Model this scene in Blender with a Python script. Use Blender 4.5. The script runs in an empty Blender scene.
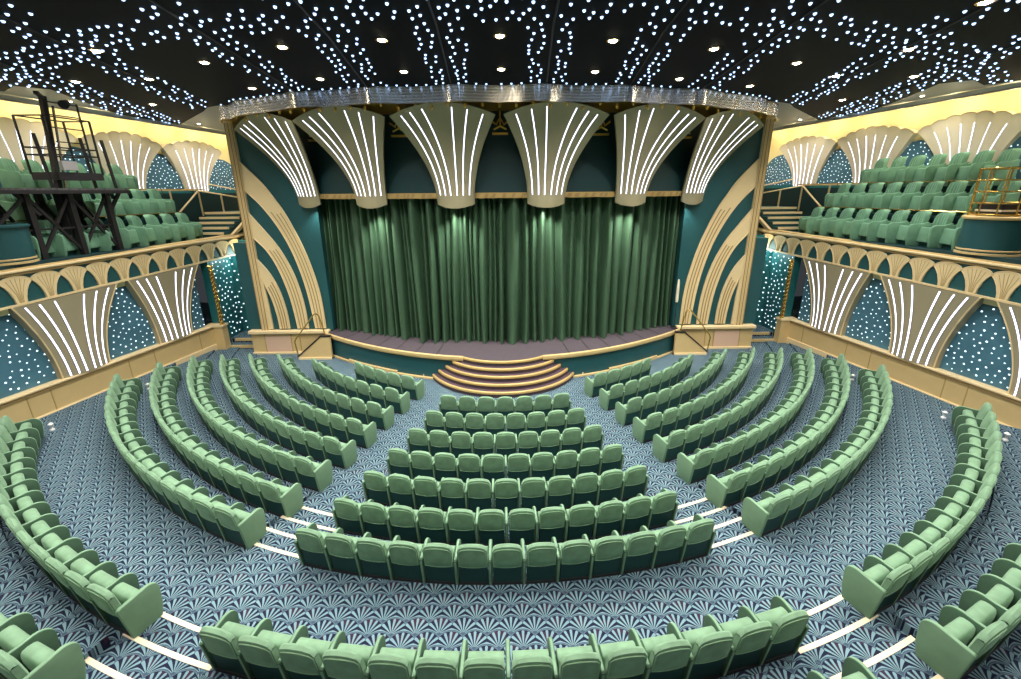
import bpy, bmesh, math, random
from mathutils import Vector, Matrix
rnd = random.Random(11)
C = bpy.context.scene.collection
PI = math.pi
sin, cos = math.sin, math.cos
# ------------------------------------------------------------------ helpers
def clamp(a, lo=0., hi=1.): return max(lo, min(hi, a))
def lerp(a, b, t): return a + (b - a) * t
def interp(pts, x):
    if x <= pts[0][0]: return pts[0][1]
    for (a, b), (c, d) in zip(pts, pts[1:]):
        if x <= c: return b + (d - b) * (x - a) / (c - a)
    return pts[-1][1]

class MB:
    """collects geometry of ONE mesh; build() links it as one object"""
    def __init__(s): s.v = []; s.f = []; s.m = []
    def face(s, pts, m=0):
        b = len(s.v); s.v += [tuple(p) for p in pts]; s.f.append(tuple(range(b, b + len(pts)))); s.m.append(m)
    def grid(s, rows, m=0, close=False):
        b = len(s.v); n = len(rows[0])
        for r in rows: s.v += [tuple(p) for p in r]
        for i in range(len(rows) - 1):
            for j in range(n if close else n - 1):
                k = (j + 1) % n
                s.f.append((b + i*n + j, b + i*n + k, b + (i+1)*n + k, b + (i+1)*n + j)); s.m.append(m)
    def box(s, x0, x1, y0, y1, z0, z1, m=0, M=None):
        P = [(x0,y0,z0),(x1,y0,z0),(x1,y1,z0),(x0,y1,z0),(x0,y0,z1),(x1,y0,z1),(x1,y1,z1),(x0,y1,z1)]
        if M is not None: P = [tuple(M @ Vector(p)) for p in P]
        b = len(s.v); s.v += P
        for q in ((0,3,2,1),(4,5,6,7),(0,1,5,4),(1,2,6,5),(2,3,7,6),(3,0,4,7)):
            s.f.append(tuple(b + i for i in q)); s.m.append(m)
    def hexa(s, P, m=0):
        b = len(s.v); s.v += [tuple(p) for p in P]
        for q in ((0,3,2,1),(4,5,6,7),(0,1,5,4),(1,2,6,5),(2,3,7,6),(3,0,4,7)):
            s.f.append(tuple(b + i for i in q)); s.m.append(m)
    def prism(s, poly, z0, z1, m=0, mt=None):
        """poly: plan outline, extruded in z"""
        n = len(poly); b = len(s.v)
        s.v += [(p[0], p[1], z0) for p in poly] + [(p[0], p[1], z1) for p in poly]
        s.f.append(tuple(b + n - 1 - i for i in range(n))); s.m.append(m)
        s.f.append(tuple(b + n + i for i in range(n))); s.m.append(m if mt is None else mt)
        for i in range(n):
            j = (i + 1) % n
            s.f.append((b+i, b+j, b+n+j, b+n+i)); s.m.append(m)
    def slab(s, poly, fn0, fn1, m=0):
        """poly of 2D pts; fn0/fn1 map a 2D point to the 3D back / front face"""
        n = len(poly); b = len(s.v)
        s.v += [tuple(fn0(p)) for p in poly] + [tuple(fn1(p)) for p in poly]
        s.f.append(tuple(b + n - 1 - i for i in range(n))); s.m.append(m)
        s.f.append(tuple(b + n + i for i in range(n))); s.m.append(m)
        for i in range(n):
            j = (i + 1) % n
            s.f.append((b+i, b+j, b+n+j, b+n+i)); s.m.append(m)
    def tube(s, pts, r, n=6, m=0, cap=True):
        pts = [Vector(p) for p in pts]; rows = []
        up = Vector((0,0,1)); prev = None
        for i, p in enumerate(pts):
            d = (pts[min(i+1, len(pts)-1)] - pts[max(i-1, 0)]).normalized()
            a = d.cross(up if abs(d.z) < .95 else Vector((1,0,0))).normalized()
            if prev is not None and a.dot(prev) < 0: a = -a
            prev = a; c = d.cross(a)
            rr = r[i] if isinstance(r, (list, tuple)) else r
            rows.append([p + (a*cos(2*PI*k/n) + c*sin(2*PI*k/n))*rr for k in range(n)])
        s.grid(rows, m, True)
        if cap:
            s.face(list(reversed(rows[0])), m); s.face(rows[-1], m)
    def bar(s, a, b, w, h, m=0):
        a, b = Vector(a), Vector(b); d = (b-a).normalized()
        u = d.cross(Vector((0,0,1)) if abs(d.z) < .97 else Vector((0,1,0))).normalized(); v = u.cross(d)
        u *= w/2; v *= h/2
        s.hexa([a-u-v, a+u-v, b+u-v, b-u-v, a-u+v, a+u+v, b+u+v, b-u+v], m)
    def lathe(s, prof, c=(0,0,0), n=24, m=0):
        rows = [[(c[0]+r*cos(2*PI*k/n), c[1]+r*sin(2*PI*k/n), c[2]+z) for k in range(n)] for r, z in prof]
        s.grid(rows, m, True)
    def disc(s, c, u, v, r, n=6, m=0):
        c, u, v = Vector(c), Vector(u), Vector(v)
        s.face([c + u*(r*cos(2*PI*k/n)) + v*(r*sin(2*PI*k/n)) for k in range(n)], m)
    def mesh(s, name, mats, smooth=None, bevel=0, bseg=2):
        me = bpy.data.meshes.new(name)
        me.from_pydata(s.v, [], s.f)
        for i, p in enumerate(me.polygons): p.material_index = s.m[i]
        bm = bmesh.new(); bm.from_mesh(me)
        bmesh.ops.remove_doubles(bm, verts=bm.verts, dist=1e-5)
        if bevel:
            ed = [e for e in bm.edges if len(e.link_faces) == 2 and e.calc_face_angle(0) > .5]
            bmesh.ops.bevel(bm, geom=ed, offset=bevel, segments=bseg, profile=.5, affect='EDGES')
        bmesh.ops.recalc_face_normals(bm, faces=bm.faces)
        bm.to_mesh(me); bm.free()
        for m in (mats if isinstance(mats, (list, tuple)) else [mats]): me.materials.append(m)
        if smooth:
            for p in me.polygons: p.use_smooth = True
            me.set_sharp_from_angle(angle=math.radians(smooth))
        return me
    def build(s, name, mats, parent=None, smooth=None, bevel=0, bseg=2, loc=None):
        o = bpy.data.objects.new(name, s.mesh(name, mats, smooth, bevel, bseg)); C.objects.link(o)
        if parent is not None: o.parent = parent
        if loc is not None: o.location = loc
        return o
def tag(o, label=None, cat=None, group=None, kind=None):
    if label: o['label'] = label
    if cat: o['category'] = cat
    if group: o['group'] = group
    if kind: o['kind'] = kind
    return o
def empty(name, loc=(0,0,0), rz=0., label=None, cat=None, group=None):
    o = bpy.data.objects.new(name, None); C.objects.link(o); o.empty_display_size = .1
    o.location = loc; o.rotation_euler = (0,0,rz)
    return tag(o, label, cat, group)
def copy_tree(o, parent=None):
    c = o.copy(); C.objects.link(c)
    if parent is not None: c.parent = parent
    for ch in list(o.children): copy_tree(ch, c)
    return c
ORD = 'first second third fourth fifth sixth seventh eighth ninth tenth eleventh twelfth thirteenth fourteenth fifteenth sixteenth seventeenth eighteenth nineteenth twentieth'.split()

# ------------------------------------------------------------------ materials
class NT:
    def __init__(s, name):
        s.mat = bpy.data.materials.new(name); s.mat.use_nodes = True
        s.t = s.mat.node_tree; s.b = s.t.nodes['Principled BSDF']
    def n(s, typ, **kw):
        x = s.t.nodes.new(typ)
        for k, v in kw.items(): setattr(x, k, v)
        return x
    def link(s, a, b): s.t.links.new(a, b)
    def math(s, op, a, b=None, c=None):
        x = s.n('ShaderNodeMath', operation=op)
        for i, v in enumerate((a, b, c)):
            if v is None: continue
            if isinstance(v, (int, float)): x.inputs[i].default_value = v
            else: s.link(v, x.inputs[i])
        return x.outputs[0]
    def mix(s, f, a, b):
        x = s.n('ShaderNodeMix', data_type='RGBA')
        for i, v in ((0, f), (6, a), (7, b)):
            if isinstance(v, (int, float)): x.inputs[i].default_value = v
            elif isinstance(v, tuple): x.inputs[i].default_value = (*v[:3], 1)
            else: s.link(v, x.inputs[i])
        return x.outputs[2]
def mat(name, col, rough=.5, metal=0., sheen=0., noise=0., nscale=6., dark=.7, emit=None, estr=0., bump=0., bscale=60., coat=0., spec=.5):
    k = NT(name); b = k.b
    b.inputs['Base Color'].default_value = (*col, 1); b.inputs['Roughness'].default_value = rough; b.inputs['Metallic'].default_value = metal
    b.inputs['Sheen Weight'].default_value = sheen; b.inputs['Sheen Roughness'].default_value = .4
    b.inputs['Specular IOR Level'].default_value = spec
    b.inputs['Coat Weight'].default_value = coat
    if sheen: b.inputs['Sheen Tint'].default_value = (*[min(1, c*2.2+.1) for c in col], 1)
    if emit: b.inputs['Emission Color'].default_value = (*emit, 1); b.inputs['Emission Strength'].default_value = estr
    if noise or bump:
        tc = k.n('ShaderNodeTexCoord')
        if noise:
            oi = k.n('ShaderNodeObjectInfo')
            ad = k.n('ShaderNodeVectorMath', operation='MULTIPLY_ADD')
            k.link(oi.outputs['Random'], ad.inputs[0]); ad.inputs[1].default_value = (37., 19., 53.); k.link(tc.outputs['Object'], ad.inputs[2])
            nz = k.n('ShaderNodeTexNoise'); nz.inputs['Scale'].default_value = nscale; nz.inputs['Detail'].default_value = 4
            k.link(ad.outputs[0], nz.inputs['Vector'])
            mr = k.n('ShaderNodeMapRange'); mr.inputs[1].default_value = .35; mr.inputs[2].default_value = .68
            k.link(nz.outputs['Fac'], mr.inputs[0])
            f = k.math('MULTIPLY', mr.outputs[0], noise)
            k.link(k.mix(f, col, tuple(c*dark for c in col)), b.inputs['Base Color'])
        if bump:
            n2 = k.n('ShaderNodeTexNoise'); n2.inputs['Scale'].default_value = bscale; k.link(tc.outputs['Object'], n2.inputs['Vector'])
            bp = k.n('ShaderNodeBump'); bp.inputs['Strength'].default_value = bump; bp.inputs['Distance'].default_value = .01
            k.link(n2.outputs['Fac'], bp.inputs['Height']); k.link(bp.outputs[0], b.inputs['Normal'])
    return k.mat
def carpet_material():
    k = NT('palmette_carpet'); W = .345; H = .19
    tc = k.n('ShaderNodeTexCoord'); sp = k.n('ShaderNodeSeparateXYZ'); k.link(tc.outputs['Object'], sp.inputs[0])
    X = k.math('DIVIDE', sp.outputs[0], W); Y = k.math('DIVIDE', sp.outputs[1], H)
    J = k.math('FLOOR', Y)
    def cell(j):
        par = k.math('MULTIPLY', k.math('FLOORED_MODULO', j, 2.), .5)
        xs = k.math('ADD', X, par)
        dx = k.math('MULTIPLY', k.math('SUBTRACT', k.math('FRACT', xs), .5), W)
        dy = k.math('MULTIPLY', k.math('SUBTRACT', Y, j), H)
        return dx, dy
    d1 = cell(k.math('SUBTRACT', J, 1.)); d0 = cell(J)
    def length(d): return k.math('SQRT', k.math('ADD', k.math('MULTIPLY', d[0], d[0]), k.math('MULTIPLY', d[1], d[1])))
    inside = k.math('LESS_THAN', length(d1), .232)
    def sel(a, b): return k.math('ADD', b, k.math('MULTIPLY', inside, k.math('SUBTRACT', a, b)))
    dx = sel(d1[0], d0[0]); dy = k.math('ADD', sel(d1[1], d0[1]), .012)
    ln = k.math('SQRT', k.math('ADD', k.math('MULTIPLY', dx, dx), k.math('MULTIPLY', dy, dy)))
    an = k.math('ARCTAN2', dx, dy)
    # blades bend outwards a little as they rise
    an2 = k.math('MULTIPLY', an, k.math('ADD', 1.12, k.math('MULTIPLY', ln, -.6)))
    ray = k.math('COSINE', k.math('MULTIPLY', an2, 2*PI/.42))
    light = k.math('GREATER_THAN', ray, k.math('ADD', -.30, k.math('MULTIPLY', ln, 2.2)))
    tip = k.math('LESS_THAN', ln, k.math('ADD', .205, k.math('MULTIPLY', ray, .014)))
    base = k.math('GREATER_THAN', ln, .018)
    on = k.math('MULTIPLY', k.math('MULTIPLY', light, tip), base)
    rim = k.math('MULTIPLY', k.math('GREATER_THAN', ln, .222), k.math('LESS_THAN', ln, .234))
    nz = k.n('ShaderNodeTexNoise'); nz.inputs['Scale'].default_value = 2.; nz.inputs['Detail'].default_value = 6; k.link(tc.outputs['Object'], nz.inputs['Vector'])
    pale = k.mix(nz.outputs['Fac'], CARPET[0], CARPET[1])
    n2 = k.n('ShaderNodeTexNoise'); n2.inputs['Scale'].default_value = 7.; k.link(tc.outputs['Object'], n2.inputs['Vector'])
    wine = k.math('MULTIPLY', k.math('GREATER_THAN', n2.outputs['Fac'], .54), k.math('LESS_THAN', k.math('ABSOLUTE', an), .6))
    dark = k.mix(wine, CARPET[2], CARPET[3])
    col = k.mix(on, dark, pale)
    col = k.mix(k.math('GREATER_THAN', ln, .232), col, CARPET[4])
    col = k.mix(rim, col, CARPET[5])
    k.link(col, k.b.inputs['Base Color'])
    k.b.inputs['Roughness'].default_value = .95; k.b.inputs['Specular IOR Level'].default_value = .1
    return k.mat
CARPET = ((.215,.335,.36), (.125,.215,.265), (.013,.016,.038), (.040,.020,.042), (.048,.078,.118), (.085,.135,.175))
M = {}
M['carpet'] = carpet_material()
M['velvet'] = mat('sage_velvet', (.20,.345,.215), .85, sheen=.3, noise=.7, nscale=6., dark=.66)
M['velvet_shaded'] = mat('sage_velvet_painted_shade', (.065,.135,.08), .9, sheen=.12, noise=.35, nscale=9., dark=.75)  # darker velvet copy: shade on the arm sides put into the colour
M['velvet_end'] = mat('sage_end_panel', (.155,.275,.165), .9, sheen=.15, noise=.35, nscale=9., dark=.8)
M['piping'] = mat('pale_piping', (.27,.45,.27), .7)
M['shell'] = mat('dark_teal_shell', (.006,.05,.045), .6)
M['black'] = mat('black_base', (.012,.01,.012), .6)
M['balc_velvet'] = mat('balcony_velvet', (.16,.34,.22), .8, sheen=.35, noise=.5, nscale=4., dark=.65)
M['curtain'] = mat('stage_curtain_velvet', (.040,.090,.048), .55, sheen=.0, noise=.35, nscale=1.6, dark=.65)
M['gold'] = mat('gold_paint', (.68,.50,.235), .4, .12, noise=.25, nscale=3., dark=.8)
M['gold_pale'] = mat('pale_gold_paint', (.79,.62,.35), .45, .05, noise=.15, nscale=3., dark=.85)
M['gold_dark'] = mat('gold_groove', (.33,.22,.09), .5)
M['brass'] = mat('polished_brass', (.85,.55,.15), .2, .9)
M['teal'] = mat('teal_wall', (.012,.080,.090), .5, noise=.3, nscale=1.2, dark=.75)
M['teal_deep'] = mat('deep_teal_wall', (.006,.036,.042), .5, noise=.25, nscale=1.2, dark=.75)
M['star_teal'] = mat('star_panel_teal', (.065,.185,.265), .5, noise=.4, nscale=1.5, dark=.55)
M['star_aqua'] = mat('aqua_star_wall', (.015,.14,.15), .45, noise=.3, nscale=1.5, dark=.7)
M['taupe'] = mat('taupe_fan', (.38,.33,.215), .42, .1, noise=.2, nscale=2., dark=.85)
M['olive'] = mat('olive_fan', (.36,.32,.20), .42, .1, noise=.2, nscale=2., dark=.85)
M['cream'] = mat('cream_shell', (.76,.68,.52), .5)
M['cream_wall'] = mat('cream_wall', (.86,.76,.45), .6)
M['strip'] = mat('white_light_strip', (.8,.8,.85), .5, emit=(.86,.88,1.), estr=1.7)
M['violet'] = mat('lilac_strip_edge', (.16,.13,.22), .4)
M['star'] = mat('blue_white_star', (.8,.9,1.), .5, emit=(.42,.62,1.), estr=2.0)
M['star_wall'] = mat('white_star_dot', (.8,.9,1.), .5, emit=(.70,.88,1.), estr=1.25)
M['ceil_dark'] = mat('dark_gloss_ceiling', (.004,.005,.008), .7, spec=.12, noise=.2, nscale=.6, dark=.7)
M['ceil_pale'] = mat('pale_ceiling', (.42,.43,.47), .5)
def valance_material():
    k = NT('brushed_silver'); b = k.b
    b.inputs['Base Color'].default_value = (.88,.87,.85,1); b.inputs['Metallic'].default_value = .92; b.inputs['Roughness'].default_value = .24
    b.inputs['Anisotropic'].default_value = .95; b.inputs['Anisotropic Rotation'].default_value = ANISO
    t = k.n('ShaderNodeTangent', direction_type='RADIAL', axis='Z'); k.link(t.outputs[0], b.inputs['Tangent'])
    return k.mat
ANISO = .25
M['valance'] = valance_material()
M['stage_floor'] = mat('mauve_stage_floor', (.062,.048,.060), .7, noise=.5, nscale=8., dark=.7)
M['tread'] = mat('plum_tread', (.075,.045,.06), .8, noise=.4, nscale=10., dark=.7)
M['nosing'] = mat('pale_nosing', (.82,.68,.48), .5)
M['pink'] = mat('pinkish_panel', (.66,.45,.32), .5)
M['lamp'] = mat('warm_lamp', (1,.85,.6), .5, emit=(1.,.86,.62), estr=25.)
M['cove'] = mat('warm_cove_lamp', (1,.9,.5), .5, emit=(1.,.78,.30), estr=5.)
M['steel'] = mat('steel_rail', (.55,.55,.55), .25, .9)
M['white'] = mat('white_plastic', (.85,.85,.82), .4)
M['red'] = mat('red_mark', (.6,.03,.03), .5)
M['grey'] = mat('grey_box', (.35,.33,.33), .5)
M['deck'] = mat('worn_dark_deck', (.10,.10,.10), .7, noise=.9, nscale=14., dark=.25)
M['gold_deep'] = mat('old_gold', (.46,.32,.12), .4, .2)
M['lip'] = mat('pale_cove_lip', (.85,.82,.74), .6)
M['teal_lit'] = mat('teal_wall_painted_lit', (.02,.19,.21), .5, noise=.25, nscale=1.2, dark=.75)  # teal brightened in the paint, standing in for light on this wall
M['amber'] = mat('amber_ornament', (.75,.45,.08), .3, .6)

# ------------------------------------------------------------------ camera (position and aim measured from the photograph)
CAM = Vector((.17, 0., 6.45))
f_px, pitch, roll, yaw, cy_px = 390.58, .26366, -.0086, .0086, 297.0
def world_dir(a, dn, d):
    c, s = cos(yaw), sin(yaw)
    return Vector((a*c + d*s, -a*s + d*c, -dn))
cr, sr = cos(roll), sin(roll)
def img_dir(u, v, w):
    a, b = u*cr + v*sr, -u*sr + v*cr
    return world_dir(a, w*sin(pitch) + b*cos(pitch), w*cos(pitch) - b*sin(pitch))
cx_, cy_, cz_ = img_dir(1,0,0), -img_dir(0,1,0), -img_dir(0,0,1)
cam_d = bpy.data.cameras.new('camera'); cam = bpy.data.objects.new('camera', cam_d); C.objects.link(cam)
m3 = Matrix((cx_, cy_, cz_)).transposed()
cam.matrix_world = Matrix.Translation(CAM) @ m3.to_4x4()
cam_d.sensor_width = 36; cam_d.lens = 36*f_px/1021; cam_d.shift_y = -(339.5 - cy_px)/1021
cam_d.clip_start = .05; cam_d.clip_end = 200
bpy.context.scene.camera = cam
def in_frame(p, mg=6):
    q = m3.transposed() @ (Vector(p) - CAM)
    if q.z > -.1: return False
    x = 510.5 + f_px*q.x/-q.z; y = cy_px - f_px*q.y/-q.z
    return -mg < x < 1021+mg and -mg < y < 679+mg

# ------------------------------------------------------------------ plan
CY = 19.12                                   # centre of the seating rings (0, CY)
def ring(R, th): return (R*sin(th), CY - R*cos(th))
def rowR(n): return 10.09 + .845*(n-3) if n <= 8 else 15.99 + .88*(n-9)
ROWZ = {1:0,2:0,3:0,4:.01,5:.035,6:.10,7:.17,8:.32,9:.56,10:.73,11:.88}
def W(off, y): return 12.1 + off + .2*(15.5 - y)    # side wall plan, |x| at depth y
WT = Vector((-.2, 1, 0)).normalized()

# ------------------------------------------------------------------ floor
def build_floor():
    b = MB()
    def sector(t0, t1, steps, n):
        # steps: list of (R0, z) going outward from the stage; last to 34
        for i, (R0, z) in enumerate(steps):
            R1 = steps[i+1][0] if i+1 < len(steps) else 27.
            rows = [[(*ring(R, t0 + (t1-t0)*k/n), z) for k in range(n+1)] for R in (R0, R1)]
            b.grid(rows)
            if i:
                zp = steps[i-1][1]
                b.grid([[(*ring(R0, t0 + (t1-t0)*k/n), q) for k in range(n+1)] for q in (zp, z)])
    seat = [(2.,0)] + [(rowR(n-1)+.05, ROWZ[n]) for n in (5,6,7,8)] + [(15.62,ROWZ[9]),(16.06,ROWZ[10]),(16.95,.86),(17.85,1.02)]
    aisle = [(2.,0),(10.2,.01),(11.0,.035),(11.85,.10),(13.05,.17),(13.40,.22),(13.75,.27),(14.10,.32),(15.5,.42),(15.89,.56),(16.28,.65),(16.68,.73),(17.05,.80),(17.45,.88)]
    d = math.radians
    sector(d(-13.3), d(14.3), seat, 28)
    for s in (1, -1):
        a0, a1 = (14.3, 20.1) if s > 0 else (13.3, 19.1)
        sector(s*d(a0), s*d(a1), aisle, 8); sector(s*d(a1), s*d(49.5), seat, 30)
        sector(s*d(49.5), s*d(100), [(2.,0)] + [(rowR(n-1)+.05, ROWZ[n]) for n in (5,6,7,8)], 40)
    def zat(steps, r):
        z = steps[0][1]
        for R0, q in steps:
            if r >= R0: z = q
        return z
    def skirt(th, A, B):
        rs = sorted({r for r, _ in A} | {r for r, _ in B} | {27.})
        for r0, r1 in zip(rs, rs[1:]):
            za, zc = zat(A, r0), zat(B, r0)
            if abs(za-zc) > 1e-4: b.face([(*ring(r0,th),za),(*ring(r1,th),za),(*ring(r1,th),zc),(*ring(r0,th),zc)])
    wallside = [(2.,0)] + [(rowR(n-1)+.05, ROWZ[n]) for n in (5,6,7,8)]
    for s in (1, -1):
        a0, a1 = (14.3, 20.1) if s > 0 else (13.3, 19.1)
        skirt(s*d(a0), seat, aisle); skirt(s*d(a1), aisle, seat); skirt(s*d(49.5), seat, wallside)
    o = b.build('floor', M['carpet']); tag(o, 'blue carpet woven with pale fan palmettes over low curved terraces', 'carpet', kind='structure')
build_floor()
# pale nosings across the two aisles
def nosings():
    zs = [(13.05,.17),(13.40,.22),(13.75,.27),(14.10,.32),(15.5,.42),(15.89,.56),(16.28,.65),(16.68,.73)]
    for s, side in ((-1, 'on the scaffold side'), (1, 'opposite the scaffold side')):
        for i, (R, z) in enumerate(zs):
            b = MB(); t0, t1 = [math.radians(v) for v in ((14.4,19.9) if s > 0 else (13.4,19.1))]; n = 8
            rows = []
            for r, q in ((R-.012,z-.05),(R-.012,z+.008),(R+.045,z+.008),(R+.045,z-.005)):
                rows.append([(*ring(r, s*lerp(t0,t1,k/n)), q) for k in range(n+1)])
            b.grid(rows)
            o = b.build('step_nosing', M['nosing'])
            tag(o, f'pale step nosing across the aisle {side}, {ORD[i]} from the stage', 'step edging', 'aisle step nosings')
nosings()

# ------------------------------------------------------------------ theatre seat
SW = .545
def make_seat_meshes():
    ms = {}
    hw = .231
    # backrest: upholstered pad, crowned top, leaning back
    b = MB(); nu, nz = 12, 8; z0, z1 = .40, .80
    def lean(z): return .10 - .115*(z/.84)            # forward offset of the rear face
    def crown(u): 
        a = abs(u)/hw
        return .062*(1 - a**2.6) - .05*clamp((a-.86)/.14)**2
    def pt(u, t, fr):
        z = lerp(z0 - .02*(1-(u/hw)**2), z1 + crown(u), t)
        bul = .022*(1-(u/hw)**4)*(1-(2*t-1)**4)
        y = lean(z) - bul if not fr else lean(z) + .065 + bul*1.2
        return (u, y, z)
    us = [hw*(-1+2*i/nu) for i in range(nu+1)]
    rear = [[pt(u, j/nz, 0) for u in us] for j in range(nz+1)]
    front = [[pt(u, j/nz, 1) for u in us] for j in range(nz+1)]
    b.grid(rear); b.grid(front)
    topmid = [(u, lean(.84)+.033, z1 + crown(u) + .02) for u in us]
    b.grid([rear[-1], topmid, front[-1]]); b.grid([rear[0], front[0]])
    b.grid([[r[0] for r in rear], [r[0] for r in front]]); b.grid([[r[-1] for r in rear], [r[-1] for r in front]])
    ms['backrest'] = b.mesh('backrest', M['velvet'], smooth=50)
    # piping that frames the pad at the rear
    b = MB(); q = .93
    loop = [pt(hw*q*s_, t, 0) for s_, t in [(-1,.06),(-.5,.03),(0,.02),(.5,.03),(1,.06),(1,.5),(.99,.86),(.8,.91),(.4,.915),(0,.915),(-.4,.915),(-.8,.91),(-.99,.86),(-1,.5),(-1,.06)]]
    b.tube([(p[0], p[1]-.003, p[2]) for p in loop], .0055, 5, cap=False)
    ms['piping'] = b.mesh('piping', M['piping'], smooth=60)
    # dark lower shell
    b = MB(); b.hexa([(-hw+.004,.09,.035),(hw-.004,.09,.035),(hw-.004,.135,.035),(-hw+.004,.135,.035),(-hw+.004,lean(.42)+.012,.43),(hw-.004,lean(.42)+.012,.43),(hw-.004,lean(.42)+.06,.43),(-hw+.004,lean(.42)+.06,.43)])
    ms['back_shell'] = b.mesh('back_shell', M['shell'], bevel=.006, bseg=1)
    # tipped-up seat cushion: thick roll
    b = MB(); prof = [(.22,.20),(.19,.26),(.18,.38),(.18,.45),(.187,.50),(.205,.525),(.25,.535),(.30,.53),(.33,.51),(.345,.47),(.342,.42),(.325,.34),(.30,.24),(.26,.20)]
    L = .217
    def inset(u): return 1. if abs(u) < L-.03 else .88
    rows = []
    cyc = (.26, .36)
    for u in (-L, -L+.006, 0, L-.006, L):
        k = .97 if abs(u) > L-.003 else 1.
        rows.append([(u, cyc[0]+(y-cyc[0])*k, cyc[1]+(z-cyc[1])*k) for y, z in prof])
    b.grid(rows, close=True); b.face(list(reversed(rows[0]))); b.face(rows[-1])
    ms['seat_cushion'] = b.mesh('seat_cushion', M['velvet'], smooth=50)
    # armrest panel
    def arm(t, y0, y1, zr, zf, r):
        b = MB(); poly = [(y0+.075,.0),(y1-.05,.0),(y1-.01,.2),(y1,zf-r-.05)]
        for k in range(7):
            a = k/6*PI/2; poly.append((y1 - r + r*cos(a), zf - r + r*sin(a)))
        poly += [(y0+.22, zf-.012), (y0+.02, zr), (y0+.005, zr-.025)]
        b.slab(poly, lambda p: (-t/2, p[0], p[1]), lambda p: (t/2, p[0], p[1]))
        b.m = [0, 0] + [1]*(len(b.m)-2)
        return b
    ms['armrest'] = arm(.056, .0, .495, .565, .57, .16)  .mesh('armrest', [M['velvet_shaded'], M['velvet']], smooth=40, bevel=.012)
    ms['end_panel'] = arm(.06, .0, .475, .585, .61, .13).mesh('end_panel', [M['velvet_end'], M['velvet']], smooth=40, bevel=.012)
    b = MB(); b.box(-SW/2, SW/2, .075, .18, -.01, .045); ms['base_rail'] = b.mesh('base_rail', M['black'])
    return ms
SM = make_seat_meshes()
ZS = {}
def seat_part(name, par, x=0, label=None):
    o = bpy.data.objects.new(name, SM[name]); C.objects.link(o); o.parent = par; o.location = (x,0,0)
    if label: o['label'] = label
    return o
def seat(n, th, pitch, label, group, first=None, last=None, spot=None):
    """first/last: 'end' = slab panel on the -x / +x side, 'arm' = ordinary arm, None = shared with the neighbour"""
    x, y = ring(rowR(n), th)
    if not in_frame((x, y, ROWZ[n]+.8), 14) and not in_frame((x, y+.4, ROWZ[n]+.4), 8): return None
    r = empty('theatre_seat', (x, y, ROWZ[n]), th, label, 'theatre seat', group)
    for nm in ('backrest', 'back_shell', 'seat_cushion', 'base_rail'): seat_part(nm, r)
    p = [c for c in r.children if c.name.startswith('backrest')]
    for side, kind in ((-1, first), (1, last)):
        if kind == 'arm': seat_part('armrest', r, side*SW/2)
        elif kind == 'end': seat_part('end_panel', r, side*(SW/2+.012))
    if y < 9.5 and p:                           # the seam shows on the nearer backs
        o = bpy.data.objects.new('piping', SM['piping']); C.objects.link(o); o.parent = p[0]
    return r
SIDE = {1:(19.7,5),2:(19.7,8),3:(19.6,11),4:(19.4,13),5:(19.2,15),6:(19.1,17),7:(19.0,17),8:(19.0,17),9:(18.9,15),10:(18.45,14)}
TURN = math.radians(.5)                       # the blocks sit a touch toward one side
ENDA = {1:38,2:47.4,3:55,4:58,5:60,6:61,7:59.7,8:56,9:48,10:45}
def seating():
    n_seats = 0
    for n in range(2, 11):                      # centre block
        cnt = n + 5; R = rowR(n)
        for i in range(cnt):
            if n == 10 and 3 <= i < cnt-4: continue
            th = (i - (cnt-1)/2)*SW/R + TURN
            lab = f'green velvet seat, {ORD[i]} from the scaffold-side aisle, {ORD[n-2]} centre-block row from the stage'
            if seat(n, th, SW, lab, 'centre block seats', 'arm', 'arm' if i == cnt-1 else None): n_seats += 1
    for s, side in ((-1, 'scaffold-side block'), (1, 'block opposite the scaffold')):
        for n in range(1, 11):
            R = rowR(n); t0, cnt = SIDE[n]; t0 += .48*s; pw = math.radians(ENDA[n]-t0)/cnt
            for i in range(cnt):
                th = s*(math.radians(t0) + (i+.5)*pw)
                lab = f'green velvet seat, {ORD[i]} from the centre aisle, {ORD[n-1]} row of the {side}'
                k = dict(first=None, last=None)
                inner, outer = ('first','last') if s > 0 else ('last','first')
                k[inner] = 'end' if i == 0 else 'arm'
                if i == cnt-1: k[outer] = 'arm'
                if seat(n, th, SW, lab, side + ' seats', **k): n_seats += 1
    print('SEATS', n_seats)
seating()
# small white guide lamps at the wall ends of the outer rows
def guide_lamps():
    for s, side in ((-1,'scaffold-side'),(1,'far-side')):
        for n in (8, 9, 10):
            if s < 0 and n == 10: continue
            th = s*math.radians(ENDA[n]+1.2); x, y = ring(rowR(n)-.55, th); z = ROWZ[n]
            b = MB(); b.lathe([(0,0),(.05,0),(.05,.03),(.022,.05),(.02,.1),(.05,.13),(.055,.18),(.02,.21),(0,.21)], n=10)
            o = b.build('aisle_lamp', M['white'], smooth=40, loc=(x, y, z))
            tag(o, f'small white floor lamp at the wall end of {side} row {ORD[n-1]} of seats', 'floor lamp', 'white lamps at row ends')
guide_lamps()

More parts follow.
